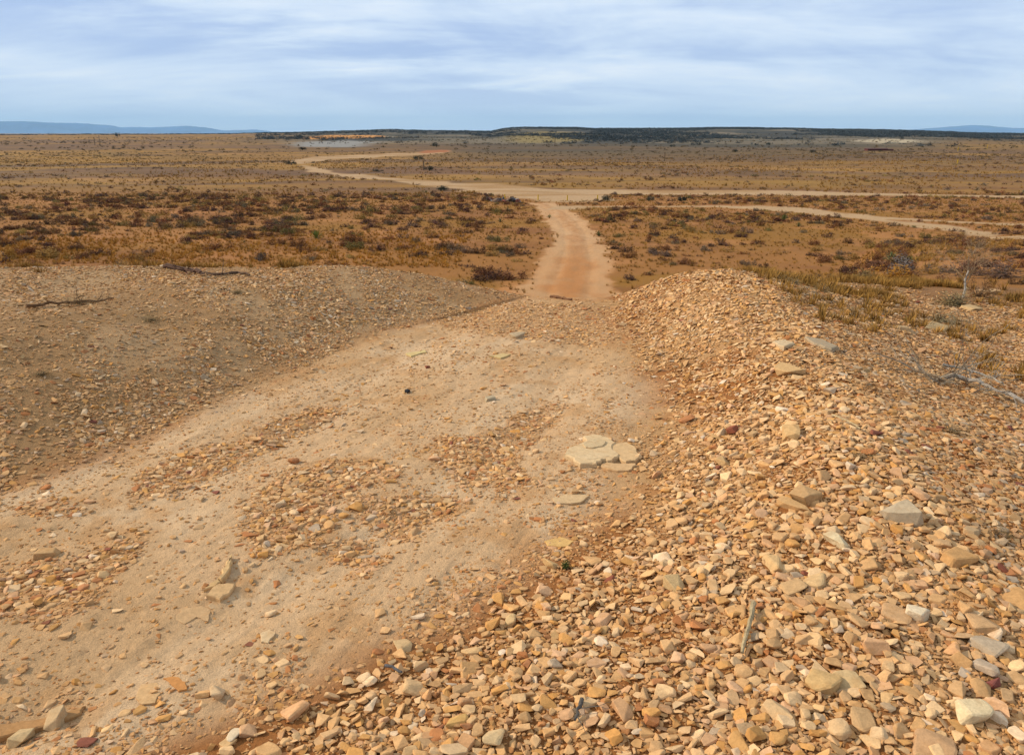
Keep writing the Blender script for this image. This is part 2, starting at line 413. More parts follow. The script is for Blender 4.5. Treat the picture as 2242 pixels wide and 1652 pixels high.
# ---- ground objects cut from the one sheet
idx = np.arange(NA * NR).reshape(NR, NA)
F = np.stack([idx[:-1, :-1], idx[:-1, 1:], idx[1:, 1:], idx[1:, :-1]], -1).reshape(-1, 4)
fpath = (np.maximum(np.maximum(m_path, m_track), m_descent) > 0.5)[F[:, 0]]
froad = (m_road > 0.5)[F[:, 0]] & ~fpath
fhill = (gr > 1150)[F[:, 0]] & (gr < 4200)[F[:, 0]] & (az_u > 560)[F[:, 0]] & (gy > 0)[F[:, 0]]
gV = np.stack([gx, gy, gz], 1)
for name, sel, mat in (('path', fpath, M_SOIL), ('road', froad & ~fhill, M_SOIL), ('hills', fhill & ~fpath, M_HILL),
                       ('ground', ~(fpath | froad | fhill), M_SOIL)):
    f = F[sel]; u, inv = np.unique(f, return_inverse=True)
    tag(link(name, raw_mesh(name, gV[u], inv.reshape(-1, 4), attr=col[u], mat=mat, smooth=True)), kind='structure')

# ---- mountains far off
def mountains(us, vs, dist, seed, depth):
    u = np.linspace(us[0], us[-1], 500); v = np.interp(u, us, vs)
    az = np.arctan((u - CU) / FX / 1.047)
    k = np.linspace(-1, 1, 70)
    A, K = np.meshgrid(az, k)
    rad = dist + K * depth
    prof = EYE + 24 + (291 - v) / FX / 1.095 * dist * np.cos(az)
    nz = fbm(A * 90, K * 3.2, 5, seed)
    h = np.maximum(prof, 0)[None, :] * np.exp(-(K * 2.0) ** 2 * (0.7 + 1.1 * nz))
    h = h * (1 - 0.30 * (1 - np.exp(-(K * 5) ** 2)) * nz) + 22 * (fbm(A * 260, K * 5, 4, seed + 7) - 0.5) * np.minimum(h / 100, 1)
    X = rad * np.sin(A); Y = rad * np.cos(A)
    V = np.stack([X.ravel(), Y.ravel(), (h - 22).ravel()], 1)
    ii = np.arange(V.shape[0]).reshape(len(k), len(u))
    f = np.stack([ii[:-1, :-1], ii[:-1, 1:], ii[1:, 1:], ii[1:, :-1]], -1).reshape(-1, 4)
    return tag(link('mountains', raw_mesh('mountains', V, f, mat=M_FAR, smooth=True)), kind='structure')
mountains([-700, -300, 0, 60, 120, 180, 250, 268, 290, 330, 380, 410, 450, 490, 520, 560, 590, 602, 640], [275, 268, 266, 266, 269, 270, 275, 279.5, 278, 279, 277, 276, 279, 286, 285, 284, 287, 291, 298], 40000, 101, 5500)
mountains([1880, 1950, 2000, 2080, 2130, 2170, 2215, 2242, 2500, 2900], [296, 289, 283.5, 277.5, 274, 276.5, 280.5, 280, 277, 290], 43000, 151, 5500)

# ------------------------------------------------------------------ stones
def rock_proto(rs, n=14, flat=0.42, wide_=0.78, boxy=0.55, bevel=0.09, elong=1.0):
    bm = bmesh.new()
    for _ in range(n):
        d = rs.normal(size=3); d /= np.linalg.norm(d)
        p = np.sign(d) * np.abs(d) ** boxy
        p = p / max(1.0, np.abs(p).max()) * rs.uniform(0.86, 1.0)
        p[2] = np.clip(p[2], -0.8, 0.8)
        bm.verts.new((p[0] * 0.5 * elong, p[1] * 0.5 * wide_, p[2] * 0.5 * flat))
    bmesh.ops.convex_hull(bm, input=bm.verts)
    bmesh.ops.delete(bm, geom=[v for v in bm.verts if not v.link_faces], context='VERTS')
    bmesh.ops.dissolve_limit(bm, angle_limit=R(14), verts=bm.verts, edges=bm.edges)
    if bevel:
        bmesh.ops.bevel(bm, geom=list(bm.edges), offset=bevel * 0.5 * min(1, flat * 1.6), segments=1, affect='EDGES', profile=0.6, clamp_overlap=True)
    bmesh.ops.triangulate(bm, faces=bm.faces)
    bmesh.ops.recalc_face_normals(bm, faces=bm.faces)
    bm.verts.index_update()
    V = np.array([v.co[:] for v in bm.verts]); f = np.array([[v.index for v in x.verts] for x in bm.faces], np.int32)
    bm.free()
    V /= max(np.ptp(V[:, 0]), np.ptp(V[:, 1]))
    V -= (V.max(0) + V.min(0)) / 2
    return V, f

rs = np.random.default_rng(5)
HI = [rock_proto(rs, int(rs.integers(10, 18)), rs.uniform(0.20, 0.54), rs.uniform(0.52, 0.95), rs.uniform(0.4, 0.8), rs.uniform(0.08, 0.16)) for _ in range(44)]
LO = [rock_proto(rs, int(rs.integers(8, 11)), rs.uniform(0.2, 0.5), rs.uniform(0.5, 0.9), 0.55, 0) for _ in range(24)]

STONE_COLOURS = {   # name: (albedo, weight on the gravel, weight on the path, weight on the banks, greyer as painted shade)
    'tan': ((0.54, 0.355, 0.172), 44, 34, 34), 'pale cream': ((0.61, 0.445, 0.245), 26, 20, 20), 'golden': ((0.52, 0.300, 0.105), 11, 13, 7),
    'pinkish': ((0.53, 0.34, 0.185), 14, 16, 12), 'rust brown': ((0.40, 0.185, 0.075), 2.4, 10, 5), 'grey': ((0.43, 0.345, 0.235), 2, 3, 11),
    'whitish': ((0.67, 0.55, 0.38), 2.5, 3, 3), 'maroon': ((0.22, 0.085, 0.055), 0.4, 1.2, 0.6)}
CN = list(STONE_COLOURS); CA = np.array([STONE_COLOURS[k][0] for k in CN]) * np.array([0.99, 0.845, 0.735])
CW = np.array([STONE_COLOURS[k][1:] for k in CN], float); CW /= CW.sum(0)

def density(x, y):
    """Gravel cover wanted, and the zone (0 gravel, 1 path, 2 bank with painted shade)."""
    w = 0.22 * (fbm(x / 0.6, y / 0.6, 4, 51) - 0.5)
    yy = np.clip(y, 0.5, 14)
    dr = x - right_edge(yy) + w * 1.8; dl = left_toe(yy) - x + w
    D = 0.024 + 0.05 * sstep(0.5, 0.7, fbm(x / 0.5, y / 0.5, 3, 44))
    D = np.maximum(D, sstep(-0.15, 0.35, dr) * (0.55 + 0.45 * sstep(0.0, 0.9, dr)))
    D = np.maximum(D, 0.35 * sstep(-0.7, 0.1, dr) * sstep(0.42, 0.6, fbm(x / 0.3, y / 0.3, 3, 45)))
    hole = sstep(0.60, 0.70, fbm(x / 0.45, y / 0.45, 3, 46)) * sstep(1.6, 0.3, dr)
    D = D * (1 - 0.75 * hole * (dr > 0))
    zone = np.where(dr > 0, 0, 1)
    streak = fbm((x + y * 0.55) / 0.55, (y - 0.2 * x) / 1.7, 4, 47)
    lb = sstep(-0.05, 0.2, dl) * (0.10 + 0.80 * sstep(0.42, 0.56, streak))
    lb = np.where(dl > 0, np.maximum(lb, 0.8 * np.exp(-((dl - 0.55) / 0.4) ** 2) * sstep(0.36, 0.5, streak)), lb)
    zone = np.where(dl > 0, 2, zone)
    D = np.where(dl > -0.05, np.maximum(lb, 0.08), D)
    for gi, p in enumerate(GP):
        d = sdist_at(p, x, y, 0.6)
        t = sstep(0.08, -0.10, d + 0.20 * (fbm(x / 0.18, y / 0.18, 3, 48) - 0.5)) * (0.40 if gi == 8 else 1.0)
        D = np.maximum(D, t); zone = np.where((t > 0.4) & (zone != 2), 1, zone)
    ridge_x = 1.05 + 0.185 * np.minimum(yy, 6.2) + 0.05 * np.maximum(yy - 6.2, 0)
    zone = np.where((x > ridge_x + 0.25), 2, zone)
    thin = sstep(5.0, 8.5, y) * sstep(2.4, 3.6, x)
    D = D * (1 - 0.55 * thin * sstep(0.40, 0.60, fbm(x / 0.7, y / 0.7, 3, 50)) - 0.25 * thin)
    lim = np.interp(x, [-9, -5, 0, 2.4, 3.2, 4.5, 6, 8], [9.9, 9.9, 9.5, 9.2, 9.6, 10.0, 9.0, 8.0])
    D = D * (1 - sstep(-0.8, 0.6, y - lim + 2.4 * (fbm(x / 0.9, y / 0.9, 3, 49) - 0.5)))
    return D, zone

# size classes: length, cover share on gravel, farthest distance worth placing, share on path / bank
CLASSES = [(0.088, 0.006, 14, 0.1, 0.1), (0.070, 0.036, 14, 0.25, 0.2), (0.057, 0.15, 14, 0.5, 0.4), (0.046, 0.25, 14, 0.8, 0.7), (0.037, 0.34, 14, 1.1, 1.2),
           (0.029, 0.42, 12.5, 1.5, 1.8), (0.0225, 0.40, 10.5, 1.8, 2.2), (0.0165, 0.36, 6.8, 2.2, 1.4), (0.0115, 0.24, 4.8, 2.6, 1.0), (0.0085, 0.07, 3.3, 4.0, 1.0)]
cell = 0.12
occ = {}
stones = []      # x, y, L, zone
spec_spots = []  # filled by the hand placed stones first

# ---- hand placed stones: pixel box on the photograph (2242 wide), colour, flatness, turn
SPECIAL = [
    # u0, v0, u1, v1, colour, flat, turn, label, category
    (1932, 1108, 2006, 1160, (0.40, 0.325, 0.225), 0.75, 0.4, 'largest grey pointed boulder propped on the gravel slope', 'boulder'),
    (1938, 1312, 1982, 1371, (0.50, 0.315, 0.165), 0.35, 1.3, 'tall pinkish slab standing beside the white faced chunk', 'stone'),
    (1986, 1330, 2026, 1364, (0.59, 0.50, 0.36), 0.7, 0.5, 'white faced chunk leaning beside the tall pinkish slab', 'stone'),
    (2096, 1540, 2162, 1588, (0.62, 0.50, 0.31), 0.55, -0.3, 'cream white block among tan gravel close to the lower corner', 'stone'),
    (2136, 1388, 2192, 1430, (0.43, 0.34, 0.24), 0.4, -0.4, 'smooth pale grey oval stone lying below a pinkish plate', 'stone'),
    (2122, 1343, 2184, 1386, (0.49, 0.31, 0.16), 0.3, -0.4, 'broad pinkish plate just above the smooth grey oval stone', 'stone'),
    (2210, 1285, 2262, 1352, (0.48, 0.28, 0.12), 0.3, 1.0, 'large orange tan slab cut by the edge of the view', 'stone'),
    (2158, 1480, 2198, 1500, (0.22, 0.075, 0.06), 0.5, 0.2, 'dark maroon red stone sunk in the gravel', 'stone'),
    (2010, 1600, 2082, 1656, (0.47, 0.29, 0.155), 0.3, 0.2, 'broad pinkish slab at the very bottom of the view', 'stone'),
    (1452, 1268, 1503, 1306, (0.53, 0.375, 0.19), 0.65, 0.1, 'big tan block standing proud at the edge of the dense gravel', 'stone'),
    (1670, 1212, 1715, 1254, (0.53, 0.36, 0.18), 0.5, 0.8, 'large pale tan cracked block above the weathered stick', 'stone'),
    (1716, 1258, 1756, 1316, (0.51, 0.33, 0.165), 0.35, -0.9, 'flat pinkish tan plate just above the upper end of the stick', 'stone'),
    (1758, 1250, 1806, 1290, (0.53, 0.365, 0.19), 0.4, 0.4, 'rounded tan plate upslope from the weathered stick', 'stone'),
    (2062, 1210, 2132, 1246, (0.49, 0.285, 0.12), 0.35, -0.15, 'wide orange tan plate lying on the shaded gravel slope', 'stone'),
    (1806, 1176, 1860, 1202, (0.60, 0.49, 0.31), 0.4, 0.1, 'whitest flat stone on the upper gravel slope', 'stone'),
    (1866, 1540, 1910, 1600, (0.50, 0.32, 0.16), 0.4, 1.2, 'tall flat tan stone lying near the bottom of the gravel', 'stone'),
    (1830, 1470, 1880, 1516, (0.53, 0.38, 0.20), 0.55, 0.7, 'large rounded tan block in the middle of the gravel', 'stone'),
    (1770, 1470, 1830, 1520, (0.50, 0.335, 0.155), 0.5, 0.0, 'blocky brown tan stone beside the large rounded block', 'stone'),
    (1060, 1592, 1102, 1636, (0.54, 0.40, 0.225), 0.6, 0.3, 'smooth cream hexagonal stone near the bottom edge', 'stone'),
    (1010, 1412, 1056, 1442, (0.54, 0.36, 0.18), 0.35, 0.5, 'broad tan flake on the loose edge of the path gravel', 'stone'),
    (938, 1478, 962, 1520, (0.42, 0.25, 0.115), 0.4, 1.4, 'upright brownish tan flake at the edge of the path gravel', 'stone'),
    (984, 1552, 1018, 1604, (0.52, 0.325, 0.12), 0.4, 1.2, 'golden upright flake among gravel near the bottom', 'stone'),
    (866, 1392, 900, 1434, (0.50, 0.35, 0.185), 0.45, 0.6, 'large tan plate at the dusty edge of the path', 'stone'),
    (1100, 1352, 1136, 1378, (0.53, 0.37, 0.19), 0.6, 0.3, 'square tan block at the rim of the gravel spread', 'stone'),
    (498, 1594, 524, 1630, (0.58, 0.475, 0.33), 0.6, 1.1, 'whitish rounded stone at the bottom of the path', 'stone'),
    (462, 1502, 492, 1536, (0.55, 0.39, 0.23), 0.8, 0.1, 'square pinkish cube shaped stone at the path gravel tip', 'stone'),
    (98, 1556, 146, 1594, (0.50, 0.355, 0.20), 0.75, 0.5, 'large tan wedge at the end of the eroded rut', 'stone'),
    (26, 1592, 60, 1630, (0.48, 0.35, 0.19), 0.7, 0.9, 'grey tan wedge sunk in the eroded rut by the corner', 'stone'),
    (82, 1203, 130, 1226, (0.46, 0.29, 0.14), 0.4, 0.05, 'long tan flake above the gravel spread by the left side', 'stone'),
    (602, 1094, 626, 1116, (0.56, 0.41, 0.25), 0.8, 0.1, 'square cream block in the gravel patch on the path', 'stone'),
    (1060, 866, 1086, 880, (0.40, 0.33, 0.22), 0.6, 0.0, 'grey block alone on the middle of the path', 'stone'),
    (1110, 728, 1152, 742, (0.43, 0.33, 0.21), 0.35, 0.0, 'grey flat stone lying near the crest of the path', 'stone'),
    (1700, 940, 1762, 968, (0.52, 0.34, 0.16), 0.4, 0.15, 'pale pinkish plate on the sunny face of the ridge', 'stone'),
    (1694, 800, 1756, 826, (0.50, 0.33, 0.16), 0.4, 0.2, 'large tan slab half buried near the ridge top', 'stone'),
    (1562, 1002, 1606, 1022, (0.47, 0.31, 0.15), 0.5, 0.0, 'isolated tan stone between the flat slab and the ridge', 'stone'),
    (1700, 1100, 1772, 1122, (0.48, 0.30, 0.14), 0.35, 0.3, 'long tilted tan shard below the ridge', 'stone'),
    (1740, 1064, 1788, 1112, (0.46, 0.29, 0.14), 0.7, 0.5, 'steep brown tan block leaning on the long shard', 'stone'),
    (1184, 1226, 1228, 1246, (0.50, 0.33, 0.155), 0.6, 0.0, 'tan block beside the tiny green weed', 'stone'),
    (1326, 1280, 1350, 1286, (0.40, 0.22, 0.08), 0.5, 0.0, 'small golden shard on the gravel rim', 'stone'),
    (2009, 710, 2092, 726, (0.42, 0.31, 0.17), 0.35, 0.1, 'long flat tan boulder on the shaded rocky flat', 'boulder'),
    (1962, 716, 2002, 732, (0.42, 0.30, 0.17), 0.6, 0.4, 'tilted tan boulder next to the long flat boulder', 'boulder'),
    (2142, 636, 2180, 648, (0.46, 0.31, 0.17), 0.4, 0.0, 'tan stone right behind the bare shrub shadow', 'stone'),
    (2112, 672, 2140, 684, (0.45, 0.32, 0.17), 0.5, 0.0, 'tan rounded stone below the bare leafless shrub', 'stone'),
    (780, 1320, 0, 0, None, 0, 0, '', ''),
]
SPECIAL = [s for s in SPECIAL if s[4]]

def put_occ(x, y, L):
    occ.setdefault((int(x // cell), int(y // cell)), []).append((x, y, L))
def free(x, y, L, f):
    i, j = int(x // cell), int(y // cell)
    for a in (i - 1, i, i + 1):
        for b in (j - 1, j, j + 1):
            for (px, py, pl) in occ.get((a, b), ()):
                m = f * (L + pl) * 0.5
                if (px - x) ** 2 + (py - y) ** 2 < m * m: return False
    return True

special_objs = []
for s in SPECIAL:
    u0, v0, u1, v1 = s[:4]
    p = hit((u0 + u1) / 2, v0 + (v1 - v0) * 0.62)
    z = ground_z(*p); dist = math.sqrt(p[0] ** 2 + p[1] ** 2 + (EYE - z) ** 2)
    w = (u1 - u0) * dist / FX
    dep = math.asin((EYE - z) / dist)
    hh = (v1 - v0) * dist / FX
    th = min(s[5] * w, hh * 0.9 / math.cos(dep) * 0.8)
    dp = max(0.35 * w, min(1.35 * w, (hh - th * math.cos(dep) * 0.75) / math.sin(dep)))
    special_objs.append((p[0], p[1], z, w, dp, th, s))
    for k in (-0.3, 0.3): put_occ(p[0] + k * w, p[1], max(w, dp) * 0.6)
SLAB_C = hit(1316, 1000); put_occ(*SLAB_C, 0.5)
for q in ((1275, 1000), (1350, 1005), (1300, 985)):
    put_occ(*hit(*q), 0.24)

def scatter():
    for ci, (L0, cover, rmax, fp, fb) in enumerate(CLASSES):
        per = cover / (0.5 * L0 * L0)
        A = 0.5 * (R(108)) * (rmax ** 2 - 1.2 ** 2)
        n = int(per * A * 1.25)
        n = min(n, 400000)
        r = np.sqrt(RNG.uniform(1.2 ** 2, rmax ** 2, n)); a = RNG.uniform(-R(54), R(54), n)
        x = r * np.sin(a); y = r * np.cos(a)
        k = y < 11.5; x, y = x[k], y[k]
        D, zone = density(x, y)
        w = np.choose(zone, [np.ones_like(D), np.full_like(D, fp), np.full_like(D, fb)])
        keep = RNG.random(len(x)) < np.minimum(D * w * np.where(zone == 0, 1.0, 0.9), 1)
        x, y, zone = x[keep], y[keep], zone[keep]
        L = L0 * RNG.uniform(0.82, 1.2, len(x))
        # keep to what the view can show
        u, v, dpt = project(x, y, terrain(x, y, False))
        k = (u > -650) & (u < 2950) & (v < 2000)
        f = 0.56 if L0 > 0.03 else 0.5
        for xx, yy_, ll, zz, ok in zip(x.tolist(), y.tolist(), L.tolist(), zone.tolist(), k.tolist()):
            if ok and free(xx, yy_, ll, f):
                put_occ(xx, yy_, ll); stones.append((xx, yy_, ll, zz))
scatter()
S = np.array(stones); print('stones', len(S))
sz = terrain(S[:, 0], S[:, 1])
eps = 0.05
nxx = -(terrain(S[:, 0] + eps, S[:, 1], False) - terrain(S[:, 0] - eps, S[:, 1], False)) / (2 * eps)
nyy = -(terrain(S[:, 0], S[:, 1] + eps, False) - terrain(S[:, 0], S[:, 1] - eps, False)) / (2 * eps)
nS = len(S)
zone = S[:, 3].astype(int)
cidx = np.zeros(nS, int)
for zn in range(3):
    k = np.nonzero(zone == zn)[0]
    cidx[k] = RNG.choice(len(CN), len(k), p=CW[:, zn])
tint = CA[cidx] * RNG.uniform(0.84, 1.12, (nS, 1)) * (1 + np.array([[0.0, 0.03, 0.09]]) * RNG.normal(size=(nS, 1)))
tint = tint * np.where(zone == 2, 0.84, 1.0)[:, None]  # banks and ridge back darkened: shade painted into the stone colour
sml = (sstep(0.040, 0.016, S[:, 2]) * 0.65)[:, None]
tint = tint * (1 - sml) + np.array([[0.39, 0.180, 0.060]]) * RNG.uniform(0.75, 1.15, (nS, 1)) * sml
# smaller stones have been blended toward rust red
tint = np.clip(tint, 0.02, 0.85)
su, sv_, sd = project(S[:, 0], S[:, 1], sz)
pix = S[:, 2] * FX / sd
inframe = (su > 4) & (su < 2238) & (sv_ > 560) & (sv_ < 1648)
big = np.argsort(-np.where(inframe, pix, 0))[:300 - len(SPECIAL) - 8]
isbig = np.zeros(nS, bool); isbig[big] = True
near = (sd < 4.8)
tilt = RNG.normal(size=(nS, 2)) * np.where(zone == 0, 0.20, 0.13)[:, None]
steep = RNG.random(nS) < 0.07; tilt[steep] *= 2.8
rot = RNG.uniform(0, 2 * math.pi, nS)
asp = RNG.uniform(0.82, 1.2, (nS, 3)); asp[:, 2] *= RNG.uniform(0.75, 1.25, nS)
def frames(k):
    up = np.stack([nxx[k] + tilt[k, 0], nyy[k] + tilt[k, 1], np.ones(len(k))], 1)
    up /= np.linalg.norm(up, axis=1)[:, None]
    a = np.stack([np.cos(rot[k]), np.sin(rot[k]), np.zeros(len(k))], 1)
    a -= up * (a * up).sum(1)[:, None]; a /= np.linalg.norm(a, axis=1)[:, None]
    b = np.cross(up, a)
    return np.stack([a, b, up], 2)          # columns
proto_id = np.where(near | isbig, RNG.integers(0, len(HI), nS), RNG.integers(0, len(LO), nS))
ht = np.array([np.ptp(v[:, 2]) for v, f in HI]); hl = np.array([np.ptp(v[:, 2]) for v, f in LO])
thick = np.where(near | isbig, ht[np.minimum(proto_id, len(HI) - 1)], hl[np.minimum(proto_id, len(LO) - 1)]) * S[:, 2] * asp[:, 2]
lift = thick * RNG.uniform(0.10, 0.42, nS) + np.where(zone == 0, 0.10 * S[:, 2] * RNG.random(nS), 0)
lift = np.where((zone == 1), thick * RNG.uniform(-0.28, 0.36, nS), lift)

def merged(name, protos, sel):
    VV, FF, TT, base = [], [], [], 0
    for pi, (v, f) in enumerate(protos):
        k = np.nonzero(sel & (proto_id == pi))[0]
        if not len(k): continue
        M = frames(k)
        loc = v[None] * (asp[k] * S[k, 2:3])[:, None, :]
        w = np.einsum('nij,nmj->nmi', M, loc)
        w[:, :, 0] += S[k, 0:1]; w[:, :, 1] += S[k, 1:2]; w[:, :, 2] += (sz[k] + lift[k])[:, None]
        VV.append(w.reshape(-1, 3))
        FF.append((f[None] + (np.arange(len(k)) * len(v))[:, None, None] + base).reshape(-1, 3))
        TT.append(np.repeat(tint[k], len(f), 0)); base += len(k) * len(v)
    V = np.concatenate(VV); print(name, len(V))
    return tag(link(name, raw_mesh(name, V, np.concatenate(FF), tint=np.concatenate(TT), mat=M_STONES)), kind='stuff')
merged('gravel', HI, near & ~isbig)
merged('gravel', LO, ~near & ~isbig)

# ---- the stones that show largest, each an object
HI_ME = [raw_mesh('stone', v, f, mat=M_STONE) for v, f in HI]
LANDMARKS = [('the weathered stick', 1640, 1400), ('the flat pale slab', 1316, 1000), ('the pointed grey boulder', 1968, 1135), ('the white faced chunk', 2006, 1345),
             ('the cream white block', 2128, 1562), ('the smooth grey oval stone', 2164, 1410), ('the big tan block', 1478, 1288), ('the tiny green weed', 1244, 1240),
             ('the splintered rock shards', 485, 1270), ('the wedge in the eroded rut', 122, 1575), ('the cream hexagonal stone', 1081, 1615), ('the whitish rounded stone', 511, 1612),
             ('the pale plate on the sunny ridge', 1731, 954), ('the dead grey brush', 2110, 850), ('the cracked tan block', 1692, 1233), ('the dark maroon stone', 2178, 1490),
             ('the rounded block amid the gravel', 1855, 1492), ('the golden upright flake', 1001, 1580), ('the square pinkish cube', 477, 1520), ('the square tan rim block', 1118, 1365),
             ('the broad slab at the bottom', 2046, 1630), ('the wide orange plate', 2097, 1228), ('the whitest flat stone', 1833, 1189), ('the square cream block', 614, 1105)]
LPOS = np.array([hit(u, v) for _, u, v in LANDMARKS])
ORD = ['', 'second ', 'third ', 'fourth ', 'fifth ', 'sixth ', 'seventh ', 'eighth ', 'ninth ', 'tenth ', 'eleventh ', 'twelfth ', 'thirteenth ', 'fourteenth ', 'fifteenth ']
def where(x, y, pos):
    d = np.hypot(pos[:, 0] - x, pos[:, 1] - y); i = int(d.argmin())
    dx, dy = x - pos[i, 0], y - pos[i, 1]
    if abs(dx) > abs(dy) * 1.0: s = 'right of' if dx > 0 else 'left of'
    else: s = 'beyond' if dy > 0 else 'in front of'
    return i, s, float(d[i])
def shape_word(L, W, H):
    if H < 0.3 * L: return 'flat' if W > 0.62 * L else 'flat narrow'
    if W < 0.6 * L: return 'long'
    return 'blocky' if H > 0.48 * L else 'chunky'
rows = {}
for k in big:
    v, f = HI[proto_id[k]]
    dims = np.ptp(v, axis=0) * asp[k]
    i, s, d = where(S[k, 0], S[k, 1], LPOS)
    key = (CN[cidx[k]], shape_word(max(dims[:2]), min(dims[:2]), dims[2]), s, i)
    rows.setdefault(key, []).append((d, k))
for key, lst in rows.items():
    lst.sort()
    for n, (d, k) in enumerate(lst):
        pre = 'nearest ' if n == 0 else ORD[min(n, 14)] + 'nearest '
        if len(lst) == 1: pre = 'large '
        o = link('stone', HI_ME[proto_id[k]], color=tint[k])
        M = Matrix(frames(np.array([k]))[0].tolist()).to_4x4()
        o.matrix_world = Matrix.Translation((S[k, 0], S[k, 1], sz[k] + lift[k])) @ M @ Matrix.Diagonal((*(asp[k] * S[k, 2]).tolist(), 1))
        tag(o, f'{pre}{key[0]} {key[1]} stone {key[2]} {LANDMARKS[key[3]][0]}', 'stone', 'large stones lying in the gravel')
for n, (x, y, z, w, dp, th, s) in enumerate(special_objs):
    v, f = rock_proto(np.random.default_rng(900 + n), 15, 1.0, 1.0, 0.5, 0.10)
    if n == 0:    # the pointed boulder: pull one end to a point
        t = np.clip(-v[:, 0] + 0.5, 0, 1); v[:, 1] *= 1 - 0.65 * t; v[:, 2] *= 1 - 0.55 * t
    ext = np.ptp(v, axis=0)
    v = v / ext
    o = link('boulder' if s[8] == 'boulder' else 'stone', raw_mesh('stone', v, f, mat=M_STONE), color=(s[4][0] * 0.96, s[4][1] * 0.88, s[4][2] * 0.78))
    e = 0.1
    gxn = -(ground_z(x + e, y) - ground_z(x - e, y)) / (2 * e); gyn = -(ground_z(x, y + e) - ground_z(x, y - e)) / (2 * e)
    up = Vector((gxn * 0.7 + 0.06 * math.sin(n * 2.1), gyn * 0.7 - 0.06, 1)).normalized()
    q = up.to_track_quat('Z', 'Y').to_matrix().to_4x4()
    o.matrix_world = Matrix.Translation((x, y, z + th * 0.30)) @ q @ Matrix.Rotation(0.25 * math.sin(n * 1.7), 4, 'Z') @ Matrix.Diagonal((w, dp, th, 1))
    tag(o, s[7], s[8])

# ---- hand drawn plates: outline on the photograph, real thickness
def plate(name, outline, colour, thick_, label, cat, sink=0.35, dome=0.0, seed=0, parent=None, raise_=0.0):
    P = [hit(u, v) for u, v in outline]
    c = np.mean(P, 0)
    A_ = np.array(P); lift_ = float(np.mean(terrain(A_[:, 0], A_[:, 1]) - terrain(A_[:, 0], A_[:, 1], False)))
    smooth_z = lambda x, y: float(terrain(np.array([x]), np.array([y]), False)[0]) + lift_ + 0.003
    zc = smooth_z(*c)
    rs_ = np.random.default_rng(seed)
    P2 = []
    for a, b in zip(P, P[1:] + P[:1]):          # crisp broken edge
        for t in (0, 0.34, 0.67):
            q = a + (b - a) * t
            P2.append(q + rs_.normal(size=2) * np.linalg.norm(b - a) * ((0.10 if 'layer' in name else 0.05) if t else 0))
    bm = bmesh.new()
    zz = [smooth_z(*q) for q in P2]
    bot = [bm.verts.new((q[0] - c[0], q[1] - c[1], zt - zc - thick_ * sink)) for q, zt in zip(P2, zz)]
    mid_ = [bm.verts.new((q[0] - c[0], q[1] - c[1], zt - zc + raise_ + thick_ * (1 - sink) * rs_.uniform(0.55, 0.8))) for q, zt in zip(P2, zz)]
    n = len(P2)
    top = []
    for i in range(n):
        a, b, q = P2[i - 1], P2[(i + 1) % n], P2[i]
        t = b - a; nrm = np.array((-t[1], t[0])) / (np.linalg.norm(t) + 1e-9)
        if nrm @ (c - q) < 0: nrm = -nrm
        q2 = q + nrm * thick_ * rs_.uniform(0.10, 0.28)
        top.append(bm.verts.new((q2[0] - c[0], q2[1] - c[1], zz[i] - zc + raise_ + thick_ * (1 - sink) * rs_.uniform(0.97, 1.03))))
    for i in range(n):
        j = (i + 1) % n
        bm.faces.new((bot[i], bot[j], mid_[j], mid_[i])); bm.faces.new((mid_[i], mid_[j], top[j], top[i]))
    bm.faces.new(top)
    bm.faces.new(bot[::-1])
    ring = set(top)
    bmesh.ops.triangulate(bm, faces=bm.faces); bmesh.ops.recalc_face_normals(bm, faces=bm.faces)
    for fc in bm.faces:
        if all(q in ring for q in fc.verts): fc.smooth = True
    for e in bm.edges:
        if len(e.link_faces) == 2 and e.link_faces[0].smooth != e.link_faces[1].smooth: e.smooth = False
    me = bpy.data.meshes.new(name); bm.to_mesh(me); bm.free(); me.materials.append(M_STONE)
    o = link(name, me, loc=(c[0], c[1], zc), color=colour)
    if label: tag(o, label, cat)
    return o
slab = empty('bedrock_slab', (*SLAB_C, ground_z(*SLAB_C)), 'broad flat pale slab with layered broken edge set in the path', 'rock slab')
for nm, ol, cc, th, rz in (('upper_layer', [(1236, 1006), (1252, 988), (1275, 966), (1300, 961), (1330, 968), (1348, 980), (1340, 992), (1356, 1006), (1340, 1018), (1318, 1016), (1306, 1026), (1270, 1026)], (0.55, 0.375, 0.195), 0.034, 0.004),
                           ('rear_layer', [(1340, 980), (1372, 976), (1388, 985), (1397, 1000), (1392, 1016), (1370, 1020), (1350, 1008)], (0.53, 0.335, 0.16), 0.026, 0.002),
                           ('hollow_rim', [(1276, 984), (1292, 974), (1312, 972), (1326, 979), (1318, 990), (1298, 994), (1282, 993)], (0.50, 0.35, 0.185), 0.012, 0.024),
                           ('step_edge', [(1262, 1012), (1290, 1002), (1320, 1004), (1334, 1010), (1316, 1013), (1290, 1018)], (0.56, 0.39, 0.21), 0.010, 0.022),
                           ('lower_layer', [(1306, 1026), (1330, 1018), (1368, 1020), (1390, 1020), (1384, 1032), (1352, 1036)], (0.51, 0.31, 0.145), 0.018, 0.0)):
    o = plate(nm, ol, cc, th, None, None, 0.35, 0.0, len(nm) + 3, raise_=rz)
    loc = o.location.copy(); o.parent = slab; o.location = loc - slab.location
plate('flat_stone', [(452, 1310), (470, 1290), (500, 1284), (517, 1284), (508, 1300), (482, 1320)], (0.54, 0.325, 0.145), 0.022, 'flat orange tan plate lying below the splintered shard', 'stone', 0.3, seed=3)
plate('rock_shard', [(478, 1272), (494, 1246), (508, 1221), (510, 1236), (502, 1258), (486, 1276)], (0.54, 0.335, 0.145), 0.030, 'pointed splintered shard sticking out of the path dust', 'stone', 0.3, seed=4)
